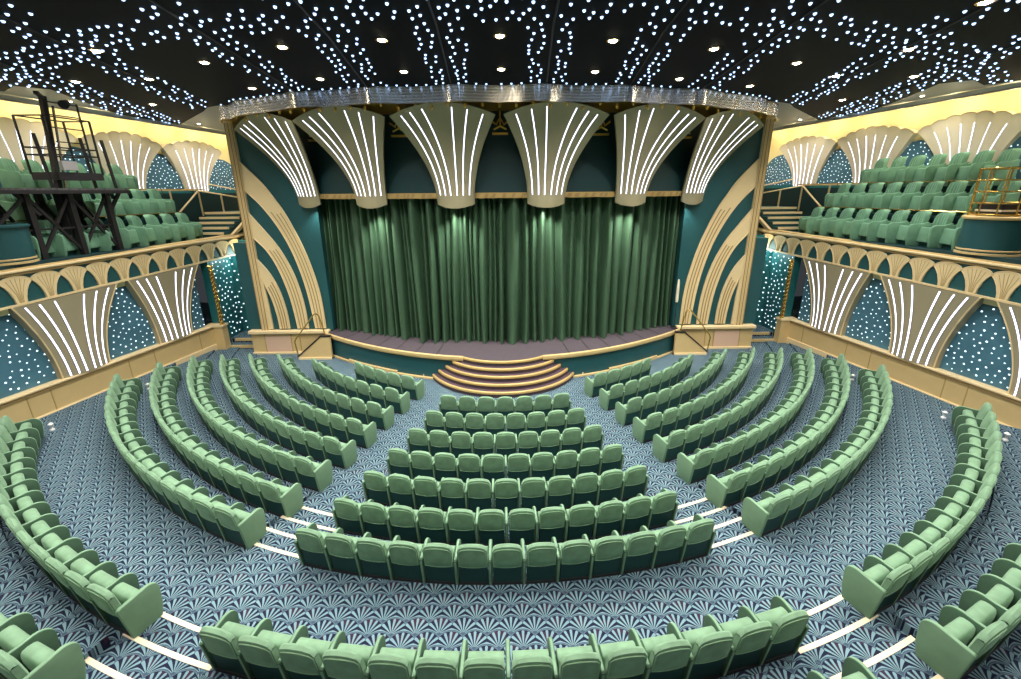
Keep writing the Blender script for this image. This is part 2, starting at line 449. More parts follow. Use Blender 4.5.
# ------------------------------------------------------------------ stage
def yc(x): return 13.85 + 1.75*(x/7)**2           # curtain line
def yf(x): return 12.42 + 2.55*(x/7.1)**2         # stage front
def stage():
    r = empty('stage_platform', (0,14,0), 0, 'curved stage platform with mauve floor, gold lip and teal front', 'stage')
    def add(b, nm, m, **k): o = b.build(nm, m, r, **k); o.location = (0,-14,0); return o
    n = 48; xs = [-7.25 + 14.5*i/n for i in range(n+1)]
    b = MB(); b.grid([[(x, yf(x), .95) for x in xs], [(x, yc(x)-.5, .95) for x in xs], [(x, 17.6, .95) for x in xs]])
    add(b, 'stage_floor', M['stage_floor'])
    b = MB()
    for i in range(-9, 10):                       # seams between the floor panels
        x = i*.78
        if abs(x) < 1.9: continue
        b.hexa([(x-.018, yf(x), .951),(x+.018, yf(x), .951),(x*.94+.018, yc(x)-.05, .951),(x*.94-.018, yc(x)-.05, .951),(x-.018, yf(x), .955),(x+.018, yf(x), .955),(x*.94+.018, yc(x)-.05, .955),(x*.94-.018, yc(x)-.05, .955)])
    add(b, 'floor_seam', M['black'])
    b = MB()
    for sg in (-1, 1):
        xl = [sg*lerp(1.38, 7.25, i/24) for i in range(25)]; b = MB()
        for d, z0, z1 in ((-.06,.86,.955),(-.03,.80,.86)):
            b.grid([[(x, yf(x)+d, z0) for x in xl], [(x, yf(x)+d, z1) for x in xl], [(x, yf(x)+.05, z1) for x in xl]])
            b.grid([[(x, yf(x)+.1, z0) for x in xl], [(x, yf(x)+d, z0) for x in xl]])
        add(b, 'gold_lip', M['gold'])
    b = MB(); b.grid([[(x, yf(x)+.07, 0) for x in xs], [(x, yf(x)+.07, .82) for x in xs]]); add(b, 'teal_front', M['teal'])
    b = MB()
    for x0, x1, h in ((-7.25,-2.5,.05),(2.5,7.25,.05),(-6.1,-3.9,.12),(3.9,6.1,.12)):
        q = [lerp(x0,x1,i/14) for i in range(15)]
        b.grid([[(x, yf(x)-.03, 0) for x in q], [(x, yf(x)-.03, h) for x in q], [(x, yf(x)+.07, h) for x in q]])
    add(b, 'gold_skirting', M['gold'])
    # steps
    st = empty('stage_steps', (0,14,0), 0, 'semicircular plum steps with gold nosings rising to the stage centre', 'steps')
    for i in range(5):
        z1 = .95 - .17*i - .0; z1 = [.952,.765,.575,.385,.195][i]
        rx = [1.66,1.96,2.24,2.48,2.70][i]; y0 = 12.55 + .0; front = [12.08,11.90,11.72,11.54,11.36][i]
        depth = 13.75 - front; xe = [1.42,1.74,2.0,2.27,2.5][i]; rx = xe/math.sqrt(1 - ((13.75-yf(xe))/depth)**2)
        def el(rr, k): 
            a = -PI/2 + PI*(k/36 - .5)*1.0
            return (rr*cos(a), 13.75 + (depth + (rr-rx))*sin(a))
        b = MB(); poly = [el(rx, k) for k in range(37)]
        b.prism(poly + [(rx, 13.9), (-rx, 13.9)], [0,0,0,0,0][i] + .0, z1)
        o = b.build('step', M['tread'] if i else M['stage_floor'], st); o.location = (0,-14,0)
        b = MB()
        ks = [k*.25 for k in range(145) if el(rx, k*.25)[1] < yf(el(rx, k*.25)[0]) + .03]
        rows = [[(*el(rr, k), q) for k in ks] for rr, q in ((rx+.005,z1-.085),(rx+.025,z1-.075),(rx+.03,z1-.01),(rx+.012,z1+.008),(rx-.035,z1+.008),(rx-.04,z1-.005))]
        b.grid(rows); g = b.build('gold_nosing', M['gold_deep'], o, smooth=50)
    for s in (-1, 1):
        b = MB(); b.lathe([(0,0),(.1,0),(.1,.12),(.05,.14),(.05,.2),(.035,.25),(0,.27)], n=10)
        o = b.build('step_end_lamp', M['gold_pale'], smooth=40, loc=(s*2.85, 13.0, 0))
        tag(o, 'pale gilt stub lamp at the foot of the stage steps, ' + ('scaffold side' if s < 0 else 'far side'), 'lamp', 'stub lamps by the stage steps')
stage()

# ------------------------------------------------------------------ curtain
def curtain():
    r = random.Random(4)
    x0, x1 = -7.25, 7.25; N = 900
    folds = []; u = 0.
    while u < 17.5:
        w = r.choice((.18,.24,.3,.36,.46,.6))*r.uniform(.85,1.15); folds.append((u, w, r.uniform(.35,1.), r.uniform(-.06,.06), r.uniform(.6,1.6))); u += w
    nz = 22; ztop, zb = 6.45, .965
    def fold(s, t):
        # s: arc position; t: 0 at the hem .. 1 at the top
        k = fold.k
        while k > 0 and s < folds[k][0]: k -= 1
        while k < len(folds)-1 and s >= folds[k+1][0]: k += 1
        fold.k = k
        a, w, am, dr, pw = folds[k]
        q = (s - a)/w
        return am*(sin(PI*q)**pw if 0 < q < 1 else 0.) * min(.60, .18 + w*.95)
    fold.k = 0
    rows = []
    for j in range(nz+1):
        t = j/nz; z = lerp(zb, ztop, t); row = []; fold.k = 0
        for i in range(N+1):
            x = lerp(x0, x1, i/N)
            s = (x - x0)*1.16
            sway = .10*sin(s*.9 + 1.)*(1-t) + .05*sin(s*2.3)*(1-t)**2 + .025*sin(s*5. + t*5)
            amp = .78 + .35*(1-t)**1.6
            d = fold(clamp(s + sway, 0, 17.4), t)*amp + .02*sin(s*19 + 2.2*sin(s*3))*amp
            if t < .06: d += .05*(1 - t/.06)*(.5+.5*sin(s*11))
            row.append((x, yc(x) + .26 - d, z + (.012*sin(s*17) if j == 0 else 0)))
        rows.append(row)
    b = MB(); b.grid(rows)
    o = b.build('stage_curtain', M['curtain'], smooth=80)
    tag(o, 'deep green pleated velvet stage curtain hanging to the mauve stage floor', 'curtain')
curtain()

# ------------------------------------------------------------------ proscenium header, fans, valance
def yb(x): return 13.5 + 1.5*(x/7)**2
def yv(x): return 12.25 + .0125*x*x + .00018*x**4
def header():
    n = 40; xs = [-7.7 + 15.4*i/n for i in range(n+1)]
    b = MB(); b.grid([[(x, yb(x)+.16, 6.38) for x in xs], [(x, yb(x)+.16, 9.3) for x in xs]]); b.grid([[(x, yb(x)+.16, 6.38) for x in xs], [(x, yb(x)+.3, 6.38) for x in xs], [(x, yb(x)+.3, 9.3) for x in xs]])
    tag(b.build('header_wall', M['teal_deep']), 'dark teal header wall above the stage curtain', 'wall', kind='structure')
    r = empty('gilt_pelmet', (0,13.5,6.2), 0, 'gilded patterned band along the top of the stage curtain', 'pelmet')
    b = MB(); xs = [-7.1 + 14.2*i/n for i in range(n+1)]
    for y_, z0, z1 in ((.08,6.24,6.42),):
        b.grid([[(x, yb(x)+y_, z0) for x in xs], [(x, yb(x)+y_, z1) for x in xs], [(x, yb(x)+y_+.08, z1) for x in xs]]); b.grid([[(x, yb(x)+y_+.08, z0) for x in xs], [(x, yb(x)+y_, z0) for x in xs]])
    o = b.build('band', M['gold_deep'], r); o.location = (0,-13.5,-6.2)
    b = MB(); q = random.Random(2)
    x = -7.
    while x < 7.:
        w = q.uniform(.05,.16)
        b.hexa([(x, yb(x)+.06, 6.27),(x+w, yb(x+w)+.06, 6.27),(x+w, yb(x+w)+.085, 6.27),(x, yb(x)+.085, 6.27),(x+.05, yb(x)+.06, 6.39),(x+w+.05, yb(x+w)+.06, 6.39),(x+w+.05, yb(x+w)+.085, 6.39),(x+.05, yb(x)+.085, 6.39)])
        x += w + q.uniform(.05,.25)
    o = b.build('relief_pattern', M['gold_dark'], r); o.location = (0,-13.5,-6.2)
header()
def fan_surface(P, n=20, m=14):
    return [[P(-1 + 2*i/n, j/m) for i in range(n+1)] for j in range(m+1)]
def strips(P, par, sb, st, w, t0=.05, t1=.94, mats=None, seg=14, off=.012):
    """light strips that follow a fan surface P(s,t) -> point; each strip is one part"""
    for a, c in zip(sb, st):
        b = MB(); L = []; 
        for k in range(seg+1):
            t = lerp(t0, t1, k/seg); s = lerp(a, c, t**1.25)
            p = Vector(P(s, t)); e = 1e-3
            du = (Vector(P(s+e, t)) - p).normalized(); dt = (Vector(P(s, t+e)) - p).normalized()
            nn = du.cross(dt).normalized()
            if nn.dot(CAM - p) < 0: nn = -nn
            L.append((p, du, nn))
        for ww, o0, mi in ((w*1.9, off*.4, 1), (w, off, 0)):
            b.grid([[p - du*ww/2 + nn*0 for p, du, nn in L], [p - du*ww/2 + nn*o0 for p, du, nn in L], [p + du*ww/2 + nn*o0 for p, du, nn in L], [p + du*ww/2 for p, du, nn in L]], mi)
        o = b.build('light_strip', [M['strip'], M['violet']], par)
        o.location = tuple(-Vector(par.location)) if True else None
def proscenium_fans():
    Bs = [(-7.17,.50),(-4.55,.58),(-1.52,.63)]
    Ts = [(-7.9,-9.3,-6.45,.0),(-4.98,-6.45,-3.4,0),(-1.72,-3.25,-.12,0)]
    sb = [-.74,-.45,-.16,.14,.44,.74]; st = [-.82,-.64,-.40,.20,.50,.80]
    k = 0
    for sgn in (-1, 1):
        for idx in ((0,1,2) if sgn < 0 else (2,1,0)):
            xb, hb = Bs[idx]; xt, xl, xr, _ = Ts[idx]
            blg = (.45,.7,1.)[idx]
            def P(s, t, xb=xb, hb=hb, xl=xl, xr=xr, sgn=sgn, blg=blg):
                e = t**2.0
                xc = lerp(xb, (xl+xr)/2, t**1.5); hw = lerp(hb, (xr-xl)/2, e)
                x = xc + s*hw
                crown = .16*(1 - s*s)
                z = lerp(6.05, 8.62 + crown*2.0, t) - .13*(1-t)**6*(1-s*s)
                yy = lerp(yb(x) - .02, yv(x)+.10, t**2.1) - lerp(.30, .12, t)*blg*(1-s*s)
                return (-sgn*x if sgn > 0 else x, yy, z) if sgn > 0 else (x, yy, z)
            k += 1
            base = P(0, 0)
            r = empty('fan_pilaster', base, 0, f'olive fan-shaped bracket with six light strips, {ORD[k-1]} from the scaffold end above the curtain', 'wall light', 'fan brackets above the stage curtain')
            b = MB(); S = fan_surface(P); b.grid(S)
            bk = [[(p[0], p[1]+.10, p[2]) for p in row] for row in S]
            b.grid(bk); b.grid([S[0], bk[0]]); b.grid([S[-1], bk[-1]]); b.grid([[q[0] for q in S],[q[0] for q in bk]]); b.grid([[q[-1] for q in S],[q[-1] for q in bk]])
            o = b.build('fan_body', M['olive'], r, smooth=60); o.location = tuple(-Vector(base))
            b = MB(); b.grid([[(p[0], p[1]-.012, p[2]-.0) for p in S[0]], [(q[0], q[1]-.02, q[2]+.10) for q in S[0]]]); 
            o = b.build('base_collar', M['olive'], r); o.location = tuple(-Vector(base))
            strips(P, r, sb, st, .034, .12, .965)
proscenium_fans()
RIB_X = [0]
def front_y(x):                               # scalloped front edge of the dark ceiling
    a = abs(x)
    if a < 9.4:
        base = yv(x) - .2
        ph = (a - 1.2)/2.45
        return base + .2*abs(sin(PI*ph))
    return yv(9.4) - .2 + (a-9.4)*.78
def valance():
    r = empty('ceiling_valance', (0,12.3,9.), 0, 'glossy silver-gilt valance reflecting star lights between dark ceiling and stage fans', 'valance')
    n = 120; xs = [-9.75 + 19.5*i/n for i in range(n+1)]
    b = MB(); rows = []
    for k in range(45):
        t = k/44
        rows.append([(x, front_y(x) + .02 + .0006*sin(t*PI*11) + .004*t, lerp(9.37, 8.93, t)) for x in xs])
    b.grid(rows)
    o = b.build('reflector', M['valance'], r, smooth=75); o.location = (0,-12.3,-9.)
    b = MB(); b.grid([[(x, front_y(x)+.03, 8.93) for x in xs], [(x, yb(x)+.3, 8.96) for x in xs]])
    o = b.build('gilt_soffit', M['amber'], r); o.location = (0,-12.3,-9.)
    b = MB()
    for x in xs[::3]:                          # gilt drops where the valance meets the fans
        z = 8.9 + .05*sin(x*7)
        b.lathe([(0,-.10),(.03,-.07),(.045,-.02),(.02,.03),(0,.06)], (x, front_y(x)+.06, z-.02), 6)
    o = b.build('gilt_drop', M['amber'], r, smooth=60); o.location = (0,-12.3,-9.); o['kind'] = 'stuff'
    # gilded ornaments in the gaps between the fans
    gaps = (0, 3.3, -3.3, 6.45, -6.45)
    for gi, x in enumerate(gaps):
        y = yb(x) - .12
        b = MB()
        b.tube([(x-.28,y,8.62),(x-.12,y,8.50),(x,y,8.72),(x+.12,y,8.50),(x+.28,y,8.62)], .035, 6)
        b.tube([(x,y,8.9),(x,y,8.45)], .03, 6); b.tube([(x-.2,y,8.36),(x,y,8.46),(x+.2,y,8.36)], .03, 6); b.box(x-.25,x+.25,y-.05,y+.05,8.2,8.26)
        o = b.build('gilt_ornament', M['amber'], smooth=50)
        where = ['at the centre of the stage arch','between the third and second fans opposite the scaffold end','between the second and third fans from the scaffold end','beside the outermost fan opposite the scaffold end','beside the outermost fan at the scaffold end'][gi]
        tag(o, 'gilded bracket ornament high ' + where, 'ornament', 'gilt ornaments between the stage fans')
valance()
def proscenium_panels():
    B = {'b3u':[(-9.64,7.62),(-8.94,6.85),(-8.51,6.18),(-8.22,5.66),(-7.77,4.51),(-7.46,3.31),(-7.32,2.28),(-7.29,1.1)],
         'b3l':[(-9.64,6.62),(-9.06,5.98),(-8.54,5.13),(-8.13,4.08),(-7.84,2.7),(-7.70,1.1)],
         'b2u':[(-9.64,5.78),(-9.21,5.19),(-8.67,4.38),(-8.25,3.32),(-8.04,2.16),(-8.0,1.1)],
         'b2l':[(-9.64,4.86),(-9.16,4.30),(-8.81,3.53),(-8.54,2.38),(-8.42,1.1)],
         'b1u':[(-9.64,4.02),(-9.22,3.42),(-8.94,2.71),(-8.79,1.87),(-8.76,1.1)],
         'b1l':[(-9.52,3.1),(-9.29,2.39),(-9.18,1.67),(-9.15,1.1)]}
    def smooth_line(pts, n=24):
        # Catmull-Rom through pts
        P = [pts[0]] + list(pts) + [pts[-1]]; out = []
        per = max(2, n // (len(pts)-1))
        for i in range(1, len(P)-2):
            p0, p1, p2, p3 = P[i-1], P[i], P[i+1], P[i+2]
            for k in range(per):
                t = k/per
                out.append(tuple(.5*((2*p1[a]) + (-p0[a]+p2[a])*t + (2*p0[a]-5*p1[a]+4*p2[a]-p3[a])*t*t + (-p0[a]+3*p1[a]-3*p2[a]+p3[a])*t**3) for a in (0,1)))
        out.append(pts[-1]); return out
    def resample(l, n):
        d = [0]
        for a, b in zip(l, l[1:]): d.append(d[-1] + math.hypot(b[0]-a[0], b[1]-a[1]))
        res = []
        for i in range(n+1):
            s = d[-1]*i/n; j = 0
            while j < len(d)-2 and d[j+1] < s: j += 1
            t = (s-d[j])/max(1e-9, d[j+1]-d[j]); res.append((lerp(l[j][0], l[j+1][0], t), lerp(l[j][1], l[j+1][1], t)))
        return res
    for s, nm in ((-1,'scaffold side'),(1,'side opposite the scaffold')):
        fx = lambda x: x*(-s)
        r = empty('proscenium_panel', (fx(-8.5),15.3,0), 0, f'teal panel with sweeping gold arches beside the stage curtain, {nm}', 'wall panel')
        L = (-fx(-8.5), -15.3, 0)
        def add(b, n_, m, par=r, **k):
            o = b.build(n_, m, par, **k); o.location = L if par is r else (0,0,0); return o
        b = MB(); b.box(*sorted((fx(-9.8), fx(-7.02))), 15.3, 15.6, 1.0, 8.75); add(b, 'teal_field', M['teal'])
        N = 40
        def band(up, lo, nm_, grooves=3):
            U = resample(smooth_line(up), N); D = resample(smooth_line(lo), N)
            b = MB()
            F = [[(fx(p[0]), 15.23, p[1]) for p in U], [(fx(p[0]), 15.23, p[1]) for p in D]]
            Bk = [[(q[0], 15.31, q[2]) for q in F[0]], [(q[0], 15.31, q[2]) for q in F[1]]]
            b.grid(F); b.grid([F[0], Bk[0]]); b.grid([F[1], Bk[1]])
            o = add(b, nm_, M['gold_pale'])
            for g in range(grooves):                      # raised fluting on the lower two thirds
                b = MB(); f0 = (g+1)/(grooves+1)
                a0 = int(N*(.32 - .04*g))
                line = [(lerp(U[i][0], D[i][0], f0), lerp(U[i][1], D[i][1], f0)) for i in range(a0, N+1)]
                b.tube([(fx(p[0]), 15.222, p[1]) for p in line], .018, 5)
                q = add(b, 'flute', M['gold_dark'], o)
            for l in (U, D):
                b = MB(); b.tube([(fx(p[0]), 15.225, p[1]) for p in l], .02, 5); add(b, 'edge_bead', M['gold_pale'], o)
        band(B['b3u'], B['b3l'], 'gold_arch'); band(B['b2u'], B['b2l'], 'gold_arch'); band(B['b1u'], B['b1l'], 'gold_arch')
        # inner stem and fluted outer pilaster
        b = MB(); poly = [(-9.66,1.08),(-9.44,1.08),(-9.47,2.2),(-9.52,3.1),(-9.62,4.02),(-9.66,4.3)]
        b.slab(poly, lambda p: (fx(p[0]), 15.31, p[1]), lambda p: (fx(p[0]), 15.235, p[1])); add(b, 'gold_stem', M['gold_pale'])
        b = MB(); b.box(*sorted((fx(-9.90), fx(-9.60))), 15.2, 15.75, 1.02, 8.95); p = add(b, 'pilaster', M['gold_pale'])
        for x in (-9.88,-9.82,-9.76,-9.70,-9.64):
            b = MB(); b.tube([(fx(x), 15.2, 1.02), (fx(x), 15.2, 8.9)], .018, 6); add(b, 'flute', M['gold' if x in (-9.82,-9.70) else 'gold_dark'], p)
        # dado under the panel with the pink insets and the cap moulding
        b = MB(); b.box(*sorted((fx(-10.38), fx(-7.2))), 15.22, 15.7, 0, .93); d = add(b, 'dado', M['gold'])
        b = MB(); b.box(*sorted((fx(-10.43), fx(-7.15))), 15.10, 15.72, .90, 1.04); add(b, 'cap_moulding', M['gold_pale'], bevel=.03)
        b = MB(); b.box(*sorted((fx(-10.40), fx(-8.3))), 15.15, 15.7, 0, .09); add(b, 'skirting', M['gold_pale'], bevel=.01)
        b = MB(); b.box(*sorted((fx(-9.83), fx(-8.76))), 15.205, 15.3, .10, .80); add(b, 'pink_inset', M['pink'])
        for x in (-9.83,-8.76,-8.4):
            b = MB(); b.box(*sorted((fx(x)-.012, fx(x)+.012)), 15.195, 15.3, .09, .88); add(b, 'panel_joint', M['gold_deep'], d)
        # plain teal pier between the pilaster and the passage
        b = MB(); b.box(*sorted((fx(-10.5), fx(-9.9))), 15.36, 15.7, 1.02, 4.6)
        tag(b.build('wall_pier', M['teal']), 'dark teal pier', 'wall', kind='structure')
        # side stair to the stage: sloped cheek and rail
        st = empty('side_stair', (fx(-7.7),15,0), 0, f'gold-sided stair up to the stage end, {nm}', 'stair'); SL = (-fx(-7.7), -15, 0)
        def sadd(b, n_, m, **k): o = b.build(n_, m, st, **k); o.location = SL; return o
        b = MB(); poly = [(-8.22,0),(-6.9,0),(-6.9,.93),(-7.05,.93),(-7.25,.93),(-8.22,.1)]
        b.slab(poly, lambda p: (fx(p[0]), 14.72, p[1]), lambda p: (fx(p[0]), 14.62, p[1])); sadd(b, 'gold_cheek', M['gold'])
        b = MB(); b.box(*sorted((fx(-8.22), fx(-6.9))), 14.58, 14.74, 0, .08); sadd(b, 'skirting', M['gold_pale'])
        b = MB()
        for a, c in (((-8.26,.12),(-7.25,.97)),((-7.28,.97),(-6.88,.97))): b.bar((fx(a[0]),14.67,a[1]), (fx(c[0]),14.67,c[1]), .14, .05)
        sadd(b, 'dark_capping', M['black'])
        for i in range(5):
            b = MB(); b.box(*sorted((fx(-8.12 + .2*i), fx(-7.0))), 14.72, 15.2, .17*i, .17*(i+1)); sadd(b, 'tread', M['tread'])
        hr = empty('stair_handrail', (fx(-8.0),14.66,0), 0, f'bent brass handrail over the stage-end stair, {nm}', 'handrail')
        b = MB(); b.tube([(fx(x), 14.66, z) for x, z in ((-8.26,.1),(-8.32,.72),(-8.26,.86),(-7.42,1.86),(-7.32,1.90),(-7.22,1.80),(-7.08,1.0))], .025, 8)
        o = b.build('rail', M['brass'], hr, smooth=60); o.location = (-fx(-8.0), -14.66, 0)
        # stage return wall behind the pilaster
        b = MB(); b.box(*sorted((fx(-9.9), fx(-9.6))), 15.75, 23, 0, 9.3)
        tag(b.build('wall_return', M['teal_deep']), 'teal return wall behind the pilaster', 'wall', kind='structure')
proscenium_panels()
def mic_stand():
    r = empty('lamp_stand', (7.05,15.2,.95), 0, 'thin dark stand with a pale tapered head at the curtain edge', 'stand')
    b = MB(); b.lathe([(0,0),(.14,0),(.14,.02),(.02,.04),(.015,1.1),(0,1.1)], n=12); b.build('pole', M['black'], r, smooth=40)
    b = MB(); b.lathe([(.02,1.1),(.05,1.12),(.06,1.25),(.05,1.9),(.03,2.05),(0,2.06)], n=12); b.build('head', M['cream'], r, smooth=40)
mic_stand()

# ------------------------------------------------------------------ side walls, lower tier
def side_xyz(s, off, y, z): return (s*W(off, y), y, z)
def zb(y): return 3.66 + .045*(y-12.5)      # underside of the balcony front, rising gently to the stage
def zt(y): return 4.58 + .028*(y-12.5)
FAN_Y = [14.13, 11.36, 8.59, 5.82, 3.05]
SIDES = ((-1,'scaffold side','scaffold-side'),(1,'side facing the scaffold','far-side'))
def star_dots(b, fn, y0, y1, z0, z1, dens, r, seed, mi=1, ok=None, sq=1.):
    """scatter small discs on a wall: fn(y,z) -> point in front of it; Poisson-like spacing"""
    q = random.Random(seed); pts = []
    tries = int((y1-y0)*(z1-z0)*dens*14); dm = .72/math.sqrt(dens)
    for _ in range(tries):
        y, z = q.uniform(y0,y1), q.uniform(z0,z1)
        if ok and not ok(y, z): continue
        if any(abs(a-y) < dm and abs(c-z) < dm and (a-y)**2+(c-z)**2 < dm*dm for a, c in pts): continue
        pts.append((y, z))
    for y, z in pts:
        p = Vector(fn(y, z)); u = Vector(fn(y+.01, z)) - p; v = Vector(fn(y, z+.01)) - p
        b.disc(p, u.normalized(), v.normalized(), r*q.uniform(.75,1.25), 6, mi)
def lower_walls():
    for s, nm, ad in SIDES:
        # structural wall
        b = MB(); b.hexa([side_xyz(s,.30,-6,-.2), side_xyz(s,.30,15.45,-.2), side_xyz(s,.55,15.45,-.2), side_xyz(s,.55,-6,-.2), side_xyz(s,.30,-6,4.4), side_xyz(s,.30,15.45,4.4), side_xyz(s,.55,15.45,4.4), side_xyz(s,.55,-6,4.4)])
        tag(b.build('wall_left' if s < 0 else 'wall_right', M['teal_deep']), None, None, kind='structure')
        # dado
        r = empty('dado_panelling', side_xyz(s,0,12,0), 0, f'gold dado panelling along the lower wall, {nm}', 'dado'); L = tuple(-Vector(r.location))
        def add(b, n_, m, par=r, **k):
            o = b.build(n_, m, par, **k); o.location = L if par is r else (0,0,0); return o
        def run(o0, o1, z0, z1, y0=-2., y1=15.5):
            b = MB(); b.hexa([side_xyz(s,o0,y0,z0), side_xyz(s,o0,y1,z0), side_xyz(s,o1,y1,z0), side_xyz(s,o1,y0,z0), side_xyz(s,o0,y0,z1), side_xyz(s,o0,y1,z1), side_xyz(s,o1,y1,z1), side_xyz(s,o1,y0,z1)]); return b
        add(run(.02,.3,-.1,1.12), 'panel', M['gold'])
        add(run(-.05,.3,1.10,1.17), 'cap_moulding', M['gold_pale'], bevel=.02); add(run(-.02,.3,1.02,1.06), 'bead', M['gold_dark'])
        add(run(-.03,.3,-.1,.36), 'skirting', M['gold_pale'], bevel=.015)
        for y in (14.9,13.2,12.4,10.4,9.9,8.0,6.):
            b = MB(); b.hexa([side_xyz(s,.012,y-.012,.36), side_xyz(s,.012,y+.012,.36), side_xyz(s,.1,y+.012,.36), side_xyz(s,.1,y-.012,.36), side_xyz(s,.012,y-.012,1.03), side_xyz(s,.012,y+.012,1.03), side_xyz(s,.1,y+.012,1.03), side_xyz(s,.1,y-.012,1.03)]); add(b, 'panel_joint', M['gold_deep'])
        # end return of the dado toward the passage
        b = MB(); x0, x1 = sorted((s*11.72, s*12.4)); b.box(x0, x1, 15.5, 15.8, 0, 1.12); add(b, 'end_return', M['gold'])
        b = MB(); b.box(*sorted((s*11.68, s*12.4)), 15.46, 15.84, 1.1, 1.18); add(b, 'end_cap', M['gold_pale'])
        # gilt twisted column beside the passage
        b = MB(); n = 60
        for ph in (0, PI):
            b.tube([(s*11.78 + .05*cos(ph + k*.8), 15.62 + .05*sin(ph + k*.8), lerp(1.18, 3.66, k/n)) for k in range(n+1)], .045, 6)
        o = b.build('gilt_column', M['brass'], smooth=60); tag(o, f'ornate twisted gilt column beside the passage, {nm}', 'column')
        # starry panels between the fans
        edges = [15.42] + FAN_Y
        for i in range(len(FAN_Y)):
            y1 = 15.42 if i == 0 else FAN_Y[i-1] - .45; y0 = FAN_Y[i] + .45
            if y1 < 6.: continue
            r2 = empty('starlit_wall_panel', side_xyz(s,.22,(y0+y1)/2,1.17), 0, f'blue panel of white star lights, {ORD[i]} from stage, lower wall, {nm}', 'wall panel', 'lower starlit panels')
            L2 = tuple(-Vector(r2.location))
            b = MB(); off = .22
            b.hexa([side_xyz(s,off,y0,1.17), side_xyz(s,off,y1,1.17), side_xyz(s,.32,y1,1.17), side_xyz(s,.32,y0,1.17), side_xyz(s,off,y0,zb(y0)+.1), side_xyz(s,off,y1,zb(y1)+.1), side_xyz(s,.32,y1,zb(y1)+.1), side_xyz(s,.32,y0,zb(y0)+.1)])
            star_dots(b, lambda y, z: side_xyz(s, off-.006, y, z), y0, y1, 1.25, 3.45, 25, .022, 10*i+s)
            o = b.build('star_field', [M['star_teal'], M['star_wall']], r2); o.location = L2
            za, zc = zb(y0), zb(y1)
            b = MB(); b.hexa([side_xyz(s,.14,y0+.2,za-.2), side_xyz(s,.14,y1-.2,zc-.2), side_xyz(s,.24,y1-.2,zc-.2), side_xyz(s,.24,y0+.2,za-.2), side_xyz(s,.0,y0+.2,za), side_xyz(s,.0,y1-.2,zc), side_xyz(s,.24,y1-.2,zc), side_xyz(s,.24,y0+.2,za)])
            o = b.build('painted_glow_head', M['cream_wall'], r2); o.location = L2  # uplit glow at the panel head put into pale cream paint
        # fans
        for i, yc_ in enumerate(FAN_Y[:4]):
            def P(u, t, yc_=yc_):
                y = yc_ + u*lerp(.60, 1.23, t**1.9)
                off = lerp(.06, -.10, t**2.2) - .14*(1-u*u)*(1-.55*t)
                return side_xyz(s, off, y, lerp(1.17, zb(y), t))
            base = P(0,0)
            r3 = empty('fan_pilaster', base, 0, f'taupe fan pilaster with light strips, {ORD[i]} from the stage, lower wall, {nm}', 'wall light', 'lower wall fan pilasters')
            L3 = tuple(-Vector(base))
            S = fan_surface(P, 16, 12); b = MB(); b.grid(S)
            bk = [[(p[0]+s*.22, p[1], p[2]) for p in (row[0], row[-1])] for row in S]
            b.grid([[q[0] for q in S], [q[0] for q in bk]]); b.grid([[q[-1] for q in S], [q[-1] for q in bk]])
            o = b.build('fan_body', M['taupe'], r3, smooth=60); o.location = L3
            for e in (-1, 1):
                b = MB(); b.tube([P(e*.995, k/12) for k in range(13)], .022, 5); o = b.build('edge_bead', M['gold_pale'], r3, smooth=60); o.location = L3
            strips(P, r3, [-.75,-.47,-.19,.15,.44,.73], [-.83,-.60,-.34,.24,.52,.80], .038, .01, .97)
lower_walls()
